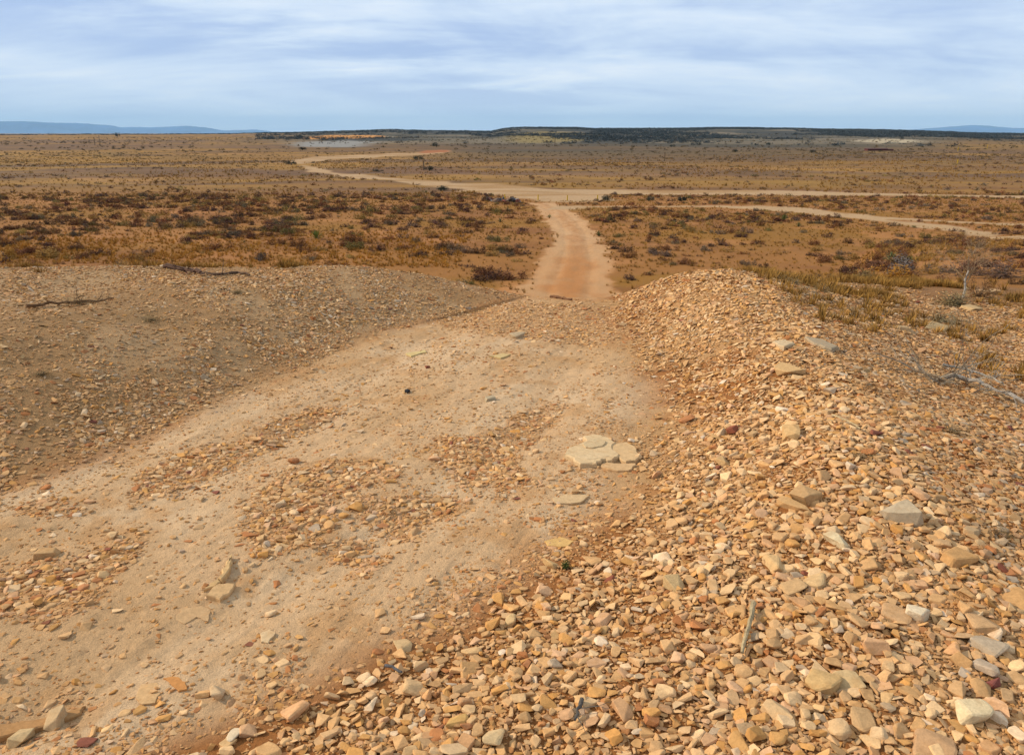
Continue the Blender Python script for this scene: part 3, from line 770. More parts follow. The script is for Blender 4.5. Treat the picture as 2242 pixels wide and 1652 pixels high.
plate('rock_shard', [(446, 1296), (462, 1280), (478, 1271), (484, 1277), (470, 1288)], (0.52, 0.32, 0.135), 0.016, 'thin splinter trailing from the foot of the pointed shard', 'stone', 0.3, seed=5)
plate('flat_stone', [(386, 1360), (396, 1335), (440, 1328), (462, 1340), (456, 1362), (430, 1352), (404, 1368)], (0.50, 0.30, 0.14), 0.008, 'orange worn plate almost flush with the path dust', 'stone', 0.7, seed=6)
plate('flat_stone', [(298, 1530), (310, 1500), (345, 1496), (352, 1520), (340, 1540), (312, 1544)], (0.50, 0.30, 0.135), 0.007, 'buried orange plate showing through dust low on the path', 'stone', 0.7, seed=7)
plate('flat_stone', [(358, 1488), (380, 1484), (406, 1496), (410, 1512), (392, 1516), (374, 1500)], (0.46, 0.20, 0.06), 0.007, 'reddest buried plate showing through dust low on the path', 'stone', 0.7, seed=8)
plate('flat_stone', [(570, 1390), (590, 1380), (604, 1388), (588, 1410), (572, 1408)], (0.53, 0.36, 0.19), 0.012, 'small cracked pale plate in the dust of the path', 'stone', 0.6, seed=9)
plate('flat_stone', [(1192, 1184), (1230, 1176), (1258, 1184), (1240, 1196), (1200, 1194)], (0.54, 0.32, 0.11), 0.010, 'golden orange plate flush with the dust by the gravel rim', 'stone', 0.55, seed=10)
plate('flat_stone', [(1210, 1094), (1250, 1082), (1290, 1090), (1270, 1104), (1216, 1106)], (0.52, 0.34, 0.17), 0.010, 'low pale plate in front of the flat layered slab', 'stone', 0.6, seed=11)
plate('flat_stone', [(888, 776), (930, 768), (934, 773), (900, 782)], (0.52, 0.38, 0.16), 0.014, 'yellowish splinter lying flat far up the path', 'stone', 0.3, seed=12)
plate('flat_stone', [(1070, 782), (1100, 776), (1118, 778), (1096, 786)], (0.50, 0.35, 0.15), 0.014, 'yellowish splinter near the top of the path', 'stone', 0.3, seed=13)
o = plate('black_chip', [(886, 858), (894, 856), (898, 859), (892, 862)], (0.02, 0.02, 0.022), 0.02, 'single small black chip alone on the pale path', 'stone', 0.2, seed=14)
plate('flat_stone', [(1760, 745), (1800, 752), (1836, 768), (1820, 772), (1780, 760)], (0.34, 0.25, 0.15), 0.04, 'greyish tilted slab on the shaded back of the ridge', 'stone', 0.3, seed=15)
plate('flat_stone', [(1690, 756), (1720, 752), (1740, 760), (1716, 768)], (0.48, 0.34, 0.19), 0.04, 'pale slab half way up the sunny back of the ridge', 'stone', 0.3, seed=16)
# lip of the eroded rut in the near corner
plate('rut_lip', [(-60, 1600), (20, 1585), (70, 1578), (140, 1562), (188, 1546), (180, 1562), (110, 1590), (40, 1606), (-60, 1625)], (0.36, 0.185, 0.07), 0.022, 'crumbling brown earth lip along the rut in the corner', 'earth lip', 0.4, seed=17)

# ------------------------------------------------------------------ plants and wood
def tube(path, r0, r1, sides=6, seed=0, wobble=0.0):
    """A tapered limb along a list of points -> verts, quads."""
    rs_ = np.random.default_rng(seed)
    P = np.array(path, float); n = len(P); V = []; Fq = []
    for i in range(n):
        d = P[min(i + 1, n - 1)] - P[max(i - 1, 0)]; d /= np.linalg.norm(d) + 1e-9
        a = np.cross(d, (0, 0, 1)) if abs(d[2]) < 0.9 else np.cross(d, (1, 0, 0)); a /= np.linalg.norm(a)
        b = np.cross(d, a); rad = r0 + (r1 - r0) * i / (n - 1)
        for s in range(sides):
            t = 2 * math.pi * s / sides; q = rad * (1 + wobble * rs_.normal())
            V.append(P[i] + q * (math.cos(t) * a + math.sin(t) * b))
    for i in range(n - 1):
        for s in range(sides):
            s2 = (s + 1) % sides
            Fq.append((i * sides + s, i * sides + s2, (i + 1) * sides + s2, (i + 1) * sides + s))
    V.append(P[0]); V.append(P[-1])
    for s in range(sides):
        s2 = (s + 1) % sides
        Fq.append((len(V) - 2, s2, s, s)); Fq.append((len(V) - 1, (n - 1) * sides + s, (n - 1) * sides + s2, (n - 1) * sides + s2))
    return V, Fq

class Mesh:
    def __init__(self): self.V = []; self.F = []
    def add(self, V, Fq):
        b = len(self.V); self.V += [tuple(v) for v in V]
        for f in Fq:
            g = []
            for i in f:
                if i + b not in g: g.append(i + b)
            self.F.append(g)
    def build(self, name, mat, parent=None, loc=(0, 0, 0), color=None):
        me = bpy.data.meshes.new(name); me.from_pydata(self.V, [], self.F); me.update(); me.materials.append(mat)
        return link(name, me, parent, loc, color)

def wander(p, d, n, step, bend, rs_, droop=0.0):
    pts = [np.array(p, float)]; d = np.array(d, float)
    for _ in range(n):
        d = d + rs_.normal(size=3) * bend + np.array((0, 0, droop)); d /= np.linalg.norm(d)
        pts.append(pts[-1] + d * step)
    return pts, d

def twigs(m, p, d, length, rad, level, rs_, spread=0.7, kids=3, up=0.06):
    pts, d2 = wander(p, d, 5, length / 5, 0.16, rs_, up)
    V, Fq = tube(pts, rad, rad * 0.45, 5 if rad > 0.006 else 3); m.add(V, Fq)
    if level:
        for _ in range(kids):
            i = rs_.integers(2, 6); dd = pts[min(i, 5)] - pts[min(i, 5) - 1]; dd /= np.linalg.norm(dd)
            dd = dd + rs_.normal(size=3) * spread; dd /= np.linalg.norm(dd)
            twigs(m, pts[min(i, 5)], dd, length * rs_.uniform(0.5, 0.75), rad * 0.5, level - 1, rs_, spread, kids, up)

def leaf_mound(rs_, n, size=0.07, hgt=0.62, twig=40):
    """A low rounded desert shrub, unit width: leaf sprays through the whole mound on a fan of twigs."""
    V, Fc = [], []
    lob = rs_.normal(size=(5, 2)) * 0.24; lr = rs_.uniform(0.16, 0.32, 5)
    while len(Fc) < n:
        j = rs_.integers(0, 5); d = rs_.normal(size=3); d /= np.linalg.norm(d); q = rs_.random() ** 0.45
        c = np.array([lob[j, 0] + d[0] * lr[j] * q, lob[j, 1] + d[1] * lr[j] * q, abs(d[2]) * q * hgt * (0.6 + lr[j] * 1.2) + 0.02])
        a = rs_.normal(size=3); a[2] = abs(a[2]) * 0.75; a /= np.linalg.norm(a); b = np.cross(a, rs_.normal(size=3)); b /= np.linalg.norm(b)
        s = size * rs_.uniform(0.6, 1.5)
        i = len(V)
        V += [c - b * s * 0.35, c + b * s * 0.35, c + a * s * 1.3]
        Fc.append((i, i + 1, i + 2))
    for _ in range(twig):
        a = rs_.uniform(0, 2 * math.pi); e = rs_.uniform(0.25, 1.3)
        d = np.array([math.cos(a) * math.cos(e), math.sin(a) * math.cos(e), math.sin(e)]); L = rs_.uniform(0.3, 0.55)
        s = np.cross(d, rs_.normal(size=3)); s /= np.linalg.norm(s)
        i = len(V); V += [s * 0.008, -s * 0.008, d * L]; Fc.append((i, i + 1, i + 2))
    return np.array(V), np.array(Fc, np.int32)

def tuft(rs_, n=26, hgt=0.9, spread=0.55, w=0.035):
    V, Fc = [], []
    for _ in range(n):
        a = rs_.uniform(0, 2 * math.pi); s = rs_.random() * spread
        p = np.array([math.cos(a), math.sin(a), 0]) * rs_.random() * 0.22
        tip = np.array([math.cos(a) * s, math.sin(a) * s, hgt * rs_.uniform(0.55, 1.0)]) + p
        side = np.array([-math.sin(a), math.cos(a), 0]) * w
        i = len(V); V += [p - side, p + side, tip]; Fc.append((i, i + 1, i + 2))
    return np.array(V), np.array(Fc, np.int32)

rsP = np.random.default_rng(77)
SH = [leaf_mound(rsP, 760, 0.052, 0.62) for _ in range(7)]
SHM = [leaf_mound(rsP, 190, 0.092, 0.6, 10) for _ in range(6)]
SHL = [leaf_mound(rsP, 60, 0.15, 0.6, 6) for _ in range(6)]
GT = [tuft(rsP, 22) for _ in range(6)]

SHRUB_COLOURS = [('reddish brown', (0.150, 0.060, 0.024), 40), ('dark brown', (0.078, 0.038, 0.025), 28), ('grey brown', (0.135, 0.092, 0.055), 14), ('straw', (0.29, 0.165, 0.045), 14), ('olive', (0.135, 0.098, 0.030), 10)]
SN = [s[0] for s in SHRUB_COLOURS]; SC = np.array([s[1] for s in SHRUB_COLOURS]); SW = np.array([s[2] for s in SHRUB_COLOURS], float); SW /= SW.sum()

def off_roads(x, y, pad=0.4):
    ok = sdist_at(TRACK, x, y, 6) > pad
    for p in ROADS: ok &= sdist_at(p, x, y, 6) > pad
    return ok

def plants(n, ymin, ymax, rmin_w, rmax_w, dens):
    """Random spots in the view, evenly spread on the ground."""
    y = np.sqrt(RNG.uniform(ymin ** 2, ymax ** 2, n)); x = y * RNG.uniform(-0.82, 0.82, n)
    w = RNG.uniform(rmin_w, rmax_w, n)
    k = (RNG.random(n) < dens(x, y)) & off_roads(x, y, 0.4 if rmin_w > 0.25 else RNG.choice([-0.5, -0.1, 0.15, 0.3], n))
    return x[k], y[k], w[k]

def d_mid(x, y):
    c = fbm(x / 7, y / 7, 3, 201)
    t = 0.25 + 0.75 * sstep(0.42, 0.62, c)
    t = t * (1 - 0.45 * ((x > 0) & (y < 70)))
    t = t * np.where(x < 0, 0.45 + 0.55 * sstep(52, 64, y), 1)          # the right-hand flat is more open
    return t
px, py, pw = plants(7600, 30, 118, 0.32, 1.35, d_mid)
x2, y2, w2 = plants(500, 10.5, 30, 0.25, 0.6, lambda x, y: 0.9 * (x > 3.2 + 0.03 * y))
x3, y3, w3 = plants(6500, 112, 420, 0.6, 1.5, lambda x, y: 0.3 + 0.6 * sstep(0.48, 0.62, fbm(x / 40, y / 30, 3, 202)))
x4, y4, w4 = plants(6500, 420, 1400, 1.2, 3.2, lambda x, y: 0.3 + 0.7 * sstep(0.48, 0.6, fbm(x / 120, y / 90, 3, 203)))
px = np.concatenate([px, x2, x3, x4]); py = np.concatenate([py, y2, y3, y4]); pw = np.where(px[:len(pw)] > 0, pw * 0.8, pw); pw = np.concatenate([pw, w2, w3, w4])
pz = terrain(px, py)
# what the mound hides is left out
def seen(x, y, z):
    t = np.linspace(0.05, 0.97, 60)
    ok = np.ones(len(x), bool)
    for tt in t:
        ok &= (EYE + (z + 0.4 - EYE) * tt) > terrain(x * tt, y * tt, False) - 0.02
    return ok
vis = seen(px, py, pz)
px, py, pw, pz = px[vis], py[vis], pw[vis], pz[vis]
pu, pv, pd = project(px, py, pz)
ppix = pw * FX / pd
pin = (pu > 0) & (pu < 2242)
pc = RNG.choice(len(SN), len(px), p=SW)
ptint = SC[pc] * RNG.uniform(0.75, 1.25, (len(px), 1)) * (1 + 0.06 * RNG.normal(size=(len(px), 3)))
fade = sstep(110, 400, py)[:, None]
ptint = np.clip(ptint * (1 - fade) + np.array([[0.105, 0.070, 0.030]]) * RNG.uniform(0.6, 1.3, (len(px), 1)) * fade, 0.012, 0.6)
bigp = np.argsort(-np.where(pin, ppix, 0))[:286]
isb = np.zeros(len(px), bool); isb[bigp] = True
SH_ME = [raw_mesh('shrub', v, f, mat=M_LEAF) for v, f in SH]
PL = [('the bright green yucca', 694, 515), ('the dirt track bend', 1190, 500), ('the orange rabbitbrush', 1962, 605), ('the bare leafless shrub', 2110, 650), ('the yellow marker posts', 1205, 440),
      ('the dark rubble pile', 1080, 440), ('the straw grass at the left rim', 30, 560), ('the side track fork', 1880, 475), ('the green yucca on the flat', 1948, 562), ('the dirt track edge', 1340, 590),
      ('the shady rim of the bank', 1060, 610), ('the dead log on the rim', 420, 590), ('the windrow peak', 1560, 600), ('the side track', 1600, 460), ('the wide road junction', 960, 415), ('the far end of the side track', 2200, 520)]
PPOS = np.array([hit(u, v) for _, u, v in PL])
rows = {}
for k in bigp:
    i, s, d = where(px[k], py[k], PPOS)
    size = 'small' if pw[k] < 0.55 else 'broad' if pw[k] > 0.8 else 'rounded'
    rows.setdefault((SN[pc[k]], size, s, i), []).append((d, k))
for key, lst in rows.items():
    lst.sort()
    for n, (d, k) in enumerate(lst):
        pre = '' if len(lst) == 1 else ('nearest ' if n == 0 else ORD[min(n, 14)] + 'nearest ')
        o = link('desert_shrub', SH_ME[k % len(SH_ME)], loc=(px[k], py[k], pz[k] - 0.02), color=ptint[k])
        o.rotation_euler = (0, 0, RNG.uniform(0, 6.28)); h = RNG.uniform(0.5, 0.85)
        o.scale = (pw[k], pw[k] * RNG.uniform(0.8, 1.2), pw[k] * h)
        tag(o, f'{pre}{key[0]} {key[1]} shrub {key[2]} {PL[key[3]][0]}', 'shrub', 'shrubs on the desert flat')

def merge_plants(name, protos, x, y, z, w, hscale, tint_):
    VV, FF, TT, base = [], [], [], 0
    pid = RNG.integers(0, len(protos), len(x)); ang = RNG.uniform(0, 6.283, len(x))
    for pi, (v, f) in enumerate(protos):
        k = np.nonzero(pid == pi)[0]
        if not len(k): continue
        c, s = np.cos(ang[k])[:, None], np.sin(ang[k])[:, None]
        X = (v[None, :, 0] * c - v[None, :, 1] * s) * w[k, None] + x[k, None]
        Y = (v[None, :, 0] * s + v[None, :, 1] * c) * w[k, None] + y[k, None]
        Z = v[None, :, 2] * (w[k] * hscale[k])[:, None] + z[k, None]
        VV.append(np.stack([X, Y, Z], 2).reshape(-1, 3))
        FF.append((f[None] + (np.arange(len(k)) * len(v))[:, None, None] + base).reshape(-1, 3))
        t = np.repeat(tint_[k], len(f), 0) * RNG.uniform(0.75, 1.25, (len(k) * len(f), 1))
        TT.append(t); base += len(k) * len(v)
    V = np.concatenate(VV); print(name, len(x), len(V))
    return tag(link(name, raw_mesh(name, V, np.concatenate(FF), tint=np.clip(np.concatenate(TT), 0.01, 0.7), mat=M_LEAVES)), kind='stuff')
r_ = ~isb
r1 = r_ & (py < 120); r2 = r_ & (py >= 120)
merge_plants('scrub', SHM, px[r1], py[r1], pz[r1] - 0.02, pw[r1], RNG.uniform(0.5, 0.85, r1.sum()), ptint[r1])
merge_plants('scrub', SHL, px[r2], py[r2], pz[r2] - 0.02, pw[r2], RNG.uniform(0.45, 0.75, r2.sum()), ptint[r2])

# dry grass
def d_grass(x, y): return 0.4 + 0.6 * sstep(0.45, 0.62, fbm(x / 5, y / 5, 3, 211))
ax, ay, aw = plants(46000, 28, 125, 0.16, 0.36, d_grass)
bx, by, bw = plants(2600, 10.0, 30, 0.12, 0.28, lambda x, y: 0.8 * ((x > 3.0) | (x < -2.0)) * sstep(0.42, 0.55, fbm(x / 1.5, y / 1.5, 3, 212)))
cx_, cy_, cw_ = plants(42000, 5.5, 11.5, 0.07, 0.19, lambda x, y: np.where(x < -2.6, sstep(8.5, 9.5, y - 0.25 * sstep(-3, -6, x)), np.where(x > 2.6, 0.8 * sstep(8.2, 9.6, y) + 0.12, 0.0)) * sstep(0.42, 0.56, fbm(x / 0.8, y / 0.8, 3, 213)))
ex_, ey_, ew_ = plants(16000, 44, 66, 0.2, 0.42, lambda x, y: (x < -3.0) * sstep(66, 50, y) * (0.4 + 0.6 * sstep(0.4, 0.55, fbm(x / 3, y / 3, 3, 214))))
fx_, fy_, fw_ = plants(22000, 118, 330, 0.4, 1.0, lambda x, y: 0.15 + 0.85 * sstep(0.46, 0.6, fbm(x / 24, y / 12, 3, 215)))
gx_ = np.concatenate([ax, bx, cx_, ex_, fx_]); gy_ = np.concatenate([ay, by, cy_, ey_, fy_]); gw_ = np.concatenate([aw, bw, cw_, ew_, fw_ * 0.8])
gz_ = terrain(gx_, gy_); k = seen(gx_, gy_, gz_)
gx_, gy_, gw_, gz_ = gx_[k], gy_[k], gw_[k], gz_[k]
gt = np.where((RNG.random((len(gx_), 1)) < 0.75) & (gx_ < -3)[:, None] & (gy_ > 44)[:, None] & (gy_ < 62)[:, None], np.array([[0.38, 0.175, 0.028]]), np.where(RNG.random((len(gx_), 1)) < 0.6, np.array([[0.31, 0.160, 0.034]]), np.array([[0.25, 0.132, 0.034]]))) * RNG.uniform(0.7, 1.25, (len(gx_), 1))
merge_plants('dry_grass', GT, gx_, gy_, gz_ - 0.01, gw_, RNG.uniform(0.5, 0.95, len(gx_)), gt)

# distant junipers on the mesa: hundreds in a dark mass
def far_trees():
    n = 80000
    r = RNG.uniform(700, 3000, n); u = RNG.uniform(-100, 2400, n); a = np.arctan((u - CU) / FX / 1.047)
    x = r * np.sin(a); y = r * np.cos(a)
    w = RNG.uniform(3.5, 9, n)
    dn = sstep(0.42, 0.54, fbm(x / 130, y / 220, 4, 90)) * 0.95 * sstep(650, 1250, r) * (0.35 + 0.65 * sstep(0.46, 0.54, fbm(x / 45, y / 80, 3, 96))) + 0.55 * sstep(1900, 2500, r)
    dn = dn * (0.35 + 0.65 * sstep(1000, 1350, u)) * np.where(u < 560, sstep(2300, 2700, r) * 0.8, 1)
    k = RNG.random(n) < dn
    x, y, w = x[k], y[k], w[k]; z = terrain(x, y)
    tnt = np.array([[0.046, 0.053, 0.052]]) * RNG.uniform(0.6, 1.5, (len(x), 1))  # haze put into the tint: trees lightened and blued
    merge_plants('far_woods', SHL, x, y, z - 0.3, w, RNG.uniform(0.4, 0.7, len(x)), tnt)
far_trees()

# yuccas and single bushes
def yucca(u, v, wpx, colour, label, nleaf=46):
    p = hit(u, v); z = ground_z(*p); d = math.hypot(p[0], p[1]); W = wpx * d / FX
    root = empty('yucca', (p[0], p[1], z), label, 'yucca plant', 'yuccas on the desert flat')
    rs_ = np.random.default_rng(int(u)); m = Mesh()
    for i in range(nleaf):
        a = rs_.uniform(0, 6.283); e = rs_.uniform(0.25, 1.5)
        dv = np.array([math.cos(a) * math.cos(e), math.sin(a) * math.cos(e), math.sin(e)]); s = np.cross(dv, (0, 0, 1)); s /= np.linalg.norm(s) + 1e-9
        L = W * rs_.uniform(0.5, 0.75); b = dv * W * 0.03; t = np.cross(s, dv)
        mid_ = dv * L * 0.5 + np.array((0, 0, 0.02 * W))
        m.add([b - s * W * 0.02, b + s * W * 0.02, mid_ + s * W * 0.028, mid_ - s * W * 0.028, mid_ - t * W * 0.012, dv * L - np.array((0, 0, 0.05 * W))],
              [(0, 1, 2, 4), (0, 4, 3, 3), (2, 5, 4, 4), (4, 5, 3, 3)])
    m.build('leaf_rosette', M_LEAF, root, color=colour)
    q = Mesh(); V, Fq = tube([(0, 0, -0.03), (0.01 * W, 0, W * 0.1), (0, 0.01 * W, W * 0.2)], W * 0.09, W * 0.06, 7); q.add(V, Fq)
    q.build('stem', M_WOOD, root, color=(0.16, 0.11, 0.06))
yucca(694, 524, 34, (0.16, 0.17, 0.035), 'bright yellow green yucca standing on the open flat', 60)
yucca(1949, 572, 34, (0.14, 0.165, 0.07), 'pale green yucca behind the orange rabbitbrush')
yucca(1992, 572, 18, (0.15, 0.15, 0.05), 'small yellowish yucca beside the pale green one')
yucca(1311, 517, 20, (0.09, 0.105, 0.035), 'dark green yucca at the right edge of the track')
yucca(1203, 477, 14, (0.10, 0.12, 0.03), 'green yucca at the left edge of the track bend')
yucca(1095, 486, 16, (0.085, 0.10, 0.045), 'dull green yucca standing left of the track')
yucca(1112, 464, 18, (0.10, 0.115, 0.07), 'pale grey green yucca in front of the rubble pile')
yucca(1715, 484, 26, (0.14, 0.145, 0.04), 'yellow green yucca just below the side track')
yucca(1748, 496, 16, (0.13, 0.135, 0.05), 'light green yucca right of the yellow green one')

def bush(name, u, v, wpx, hpx, colour, label, cat, seed, group=None, leafy=900, size=0.05):
    p = hit(u, v); z = ground_z(*p); d = math.sqrt(p[0] ** 2 + p[1] ** 2 + (EYE - z) ** 2); W = wpx * d / FX; H = hpx * d / FX
    rs_ = np.random.default_rng(seed); V, f = leaf_mound(rs_, leafy, size, 1.0, 90)
    V = V * np.array([W, W, H / max(V[:, 2].max(), 1e-6)])
    root = empty(name, (p[0], p[1], z), label, cat, group)
    link('foliage', raw_mesh('foliage', V, f, mat=M_LEAF), root, color=colour)
    m = Mesh()
    for _ in range(9):
        a = rs_.uniform(0, 6.283); twigs(m, (0, 0, -0.01), (math.cos(a) * 0.7, math.sin(a) * 0.7, 0.9), H * 0.5, W * 0.012, 1, rs_, 0.5, 2)
    m.build('stems', M_WOOD, root, color=(0.17, 0.13, 0.09)) if False else m.build('stem', M_WOOD, root, color=(0.17, 0.13, 0.09))
bush('rabbitbrush', 1952, 609, 86, 34, (0.33, 0.150, 0.022), 'orange flowered rabbitbrush at the edge of the rocky flat', 'shrub', 301)
bush('rabbitbrush', 2035, 600, 38, 22, (0.33, 0.165, 0.030), 'small orange rabbitbrush right of the grey sage', 'shrub', 302)
bush('sagebrush', 1990, 602, 64, 44, (0.14, 0.115, 0.10), 'grey purple sage mound directly behind the rabbitbrush', 'shrub', 303)
bush('sagebrush', 2088, 668, 90, 34, (0.23, 0.165, 0.075), 'pale straw bush at the foot of the bare shrub', 'shrub', 304, leafy=1100, size=0.04)
bush('sagebrush', 2140, 652, 46, 48, (0.24, 0.12, 0.045), 'rusty orange bush touching the bare shrub trunk', 'shrub', 305, size=0.045)
bush('sagebrush', 2060, 706, 78, 26, (0.22, 0.165, 0.085), 'low straw coloured bush in front of the bare shrub', 'shrub', 306, leafy=900, size=0.04)
bush('sagebrush', 2190, 608, 110, 38, (0.12, 0.065, 0.040), 'wide dark red brown bush behind the bare shrub', 'shrub', 307)
bush('sagebrush', 1925, 593, 46, 22, (0.12, 0.060, 0.040), 'dark red bush left of the grey sage', 'shrub', 308)
bush('sagebrush', 2060, 596, 46, 18, (0.10, 0.075, 0.060), 'grey brown bush left behind the bare shrub', 'shrub', 309)
bush('grass_tussock', 16, 566, 36, 26, (0.36, 0.18, 0.035), 'brightest orange grass tussock at the end of the rim', 'grass tuft', 310, size=0.06)
bush('grass_tussock', 98, 564, 56, 20, (0.33, 0.18, 0.045), 'ochre grass tussock second along the stony rim', 'grass tuft', 311, size=0.06)
bush('grass_tussock', 262, 582, 40, 18, (0.30, 0.17, 0.06), 'sparse straw tussock above the dead log', 'grass tuft', 312, leafy=300, size=0.05)
for i, (u, v, w, h, lab) in enumerate(((1885, 820, 50, 12, 'low dry weed beside the dead grey brush'), (1740, 625, 60, 18, 'straw tuft just behind the windrow peak'), (1800, 640, 70, 22, 'ochre weed clump on the shaded back of the windrow'),
                                      (1640, 690, 40, 12, 'thin dry weed on the sunny face near the peak'), (1860, 684, 56, 16, 'grey straw weed on the rocky flat by the windrow'), (1700, 612, 60, 18, 'golden grass clump touching the windrow top'),
                                      (330, 700, 60, 12, 'thin straw weed on the stony left bank'), (520, 640, 50, 10, 'low weed near the far rim of the left bank'), (170, 664, 70, 16, 'dry tangle at the end of the long brown branch'), (90, 820, 50, 16, 'small brown weed low on the left bank'), (2200, 1170, 60, 30, 'faded dry weed at the side of the shaded slope'), (1880, 1010, 50, 22, 'wispy brown weed lying on the ridge crest'), (2080, 955, 70, 22, 'flattened olive weed under the dead brush'))):
    bush('dry_weed', u, v, w, h, (0.22, 0.145, 0.06), lab, 'weed', 330 + i, leafy=420, size=0.035)
bush('green_weed', 1244, 1246, 26, 22, (0.07, 0.09, 0.02), 'tiny green weed growing at the rim of the gravel', 'weed', 351, leafy=160, size=0.12)

# the bare leafless shrub
def bare_shrub():
    p = hit(2108, 652); z = ground_z(*p); d = math.sqrt(p[0] ** 2 + p[1] ** 2 + (EYE - z) ** 2); H = 112 * d / FX
    root = empty('bare_shrub', (p[0], p[1], z), 'leafless grey shrub with thin upright branches on the rocky flat', 'shrub')
    rs_ = np.random.default_rng(3)
    m = Mesh(); pts = [(0, 0, -0.03), (0.01, 0, H * 0.15), (-0.005, 0.01, H * 0.3), (0.012, 0, H * 0.46)]
    V, Fq = tube(pts, H * 0.022, H * 0.013, 8, 1, 0.08); m.add(V, Fq); m.build('trunk', M_WOOD, root, color=(0.36, 0.31, 0.25))
    for i in range(11):
        m = Mesh(); t = (i % 4) / 4 + 0.22; a = i * 2.4
        base = np.array(pts[1]) * (1 - t) + np.array(pts[3]) * t
        d_ = np.array([math.cos(a) * rs_.uniform(0.35, 0.9), math.sin(a) * 0.6, rs_.uniform(0.8, 1.1)]); d_ /= np.linalg.norm(d_)
        twigs(m, base, d_, H * rs_.uniform(0.34, 0.56), H * 0.0065, 3, rs_, 0.45, 4, 0.03)
        m.build('branch', M_WOOD, root, color=(0.30, 0.20, 0.11))
bare_shrub()

# dead wood
def limb(name, pts_px, r0, r1, colour, label, cat, lift_=0.0, seed=0, side=0, parent=None, ups=None):
    P = [hit(u, v) for u, v in pts_px]; c = P[0]; z0 = ground_z(*c)
    pts = []
    for i, q in enumerate(P):
        pts.append((q[0] - c[0], q[1] - c[1], ground_z(*q) - z0 + r0 * 0.7 + lift_ + (ups[i] if ups else 0)))
    fine = []
    rs_ = np.random.default_rng(seed)
    for a, b in zip(pts[:-1], pts[1:]):
        for t in (0, 0.33, 0.66): fine.append(np.array(a) * (1 - t) + np.array(b) * t + rs_.normal(size=3) * r0 * (0.12 if name == 'dry_stick' else 0.35))
    fine.append(np.array(pts[-1]))
    m = Mesh(); V, Fq = tube(fine, r0, r1, 8, seed, 0.10); m.add(V, Fq)
    for _ in range(side):
        i = rs_.integers(2, len(fine) - 1); d_ = rs_.normal(size=3); d_[2] = abs(d_[2]) * 0.3; d_ /= np.linalg.norm(d_)
        twigs(m, fine[i], d_, min(r0 * rs_.uniform(5, 11), 0.16), r0 * 0.3, 1, rs_, 0.5, 2, 0.0)
    o = m.build(name, M_WOOD, loc=(c[0], c[1], z0), color=colour)
    if label: tag(o, label, cat)
    return o
limb('dry_stick', [(1648, 1340), (1643, 1372), (1634, 1402), (1624, 1440)], 0.010, 0.006, (0.36, 0.265, 0.14), 'straight weathered grey stick lying across the gravel', 'stick', 0.022, 1)
limb('dead_log', [(362, 588), (392, 592), (420, 598), (440, 602)], 0.034, 0.022, (0.10, 0.055, 0.035), 'dark dead log on the far rim of the bank', 'log', 0.0, 2, 3)
limb('dead_branch', [(440, 602), (480, 604), (520, 600), (547, 603)], 0.022, 0.010, (0.11, 0.065, 0.04), 'thin dark branch trailing from the dead log', 'branch', 0.0, 3, 4)
limb('dead_branch', [(60, 680), (110, 672), (160, 668), (215, 664), (250, 660)], 0.014, 0.006, (0.16, 0.085, 0.04), 'long brown branch lying on the stony bank', 'branch', 0.02, 4, 12)
limb('dead_log', [(1206, 651), (1228, 654), (1252, 657)], 0.020, 0.014, (0.16, 0.075, 0.035), 'short brown log at the top of the path', 'log', 0.0, 5, 0)
limb('dead_branch', [(2070, 838), (2110, 848), (2150, 865), (2185, 882), (2210, 890)], 0.016, 0.007, (0.27, 0.225, 0.175), 'thick grey branch stretching out of the dead brush', 'branch', 0.05, 6, 6)
limb('dead_branch', [(2060, 822), (2100, 832), (2160, 852), (2190, 870)], 0.011, 0.005, (0.29, 0.245, 0.19), 'slender grey branch along the top of the dead brush', 'branch', 0.08, 7, 5)
limb('dead_branch', [(2205, 876), (2230, 890), (2262, 906)], 0.012, 0.008, (0.30, 0.25, 0.2), 'grey branch end poking in at the side', 'branch', 0.03, 8, 2)
limb('dead_twig', [(1820, 928), (1850, 945), (1880, 962)], 0.005, 0.003, (0.40, 0.30, 0.16), 'thin straw coloured twig bridging stones on the ridge', 'twig', 0.04, 9, 0)
limb('dead_twig', [(846, 1470), (866, 1478), (880, 1486)], 0.006, 0.004, (0.10, 0.09, 0.085), 'small charcoal grey twig in the path gravel', 'twig', 0.02, 10, 0)
limb('dead_twig', [(1274, 1548), (1266, 1570), (1258, 1590)], 0.007, 0.004, (0.09, 0.075, 0.06), 'dark twig standing between stones near the bottom', 'twig', 0.02, 11, 2)
def dead_brush():
    p = hit(2080, 842); z = ground_z(*p)
    root = empty('dead_brush', (p[0], p[1], z), 'tangled dead grey brush collapsed on the shaded gravel slope', 'dead bush')
    rs_ = np.random.default_rng(8)
    for i in range(14):
        m = Mesh(); a = rs_.uniform(0, 6.283); e = rs_.uniform(0.05, 0.55)
        d_ = (math.cos(a), math.sin(a) * 0.6, e)
        twigs(m, (rs_.normal() * 0.10, rs_.normal() * 0.06, 0.02), d_, rs_.uniform(0.2, 0.42), 0.006, 2, rs_, 0.4, 3, -0.01)
        m.build('branch', M_WOOD, root, color=(0.27, 0.215, 0.15) if i % 2 else (0.22, 0.16, 0.10))
dead_brush()

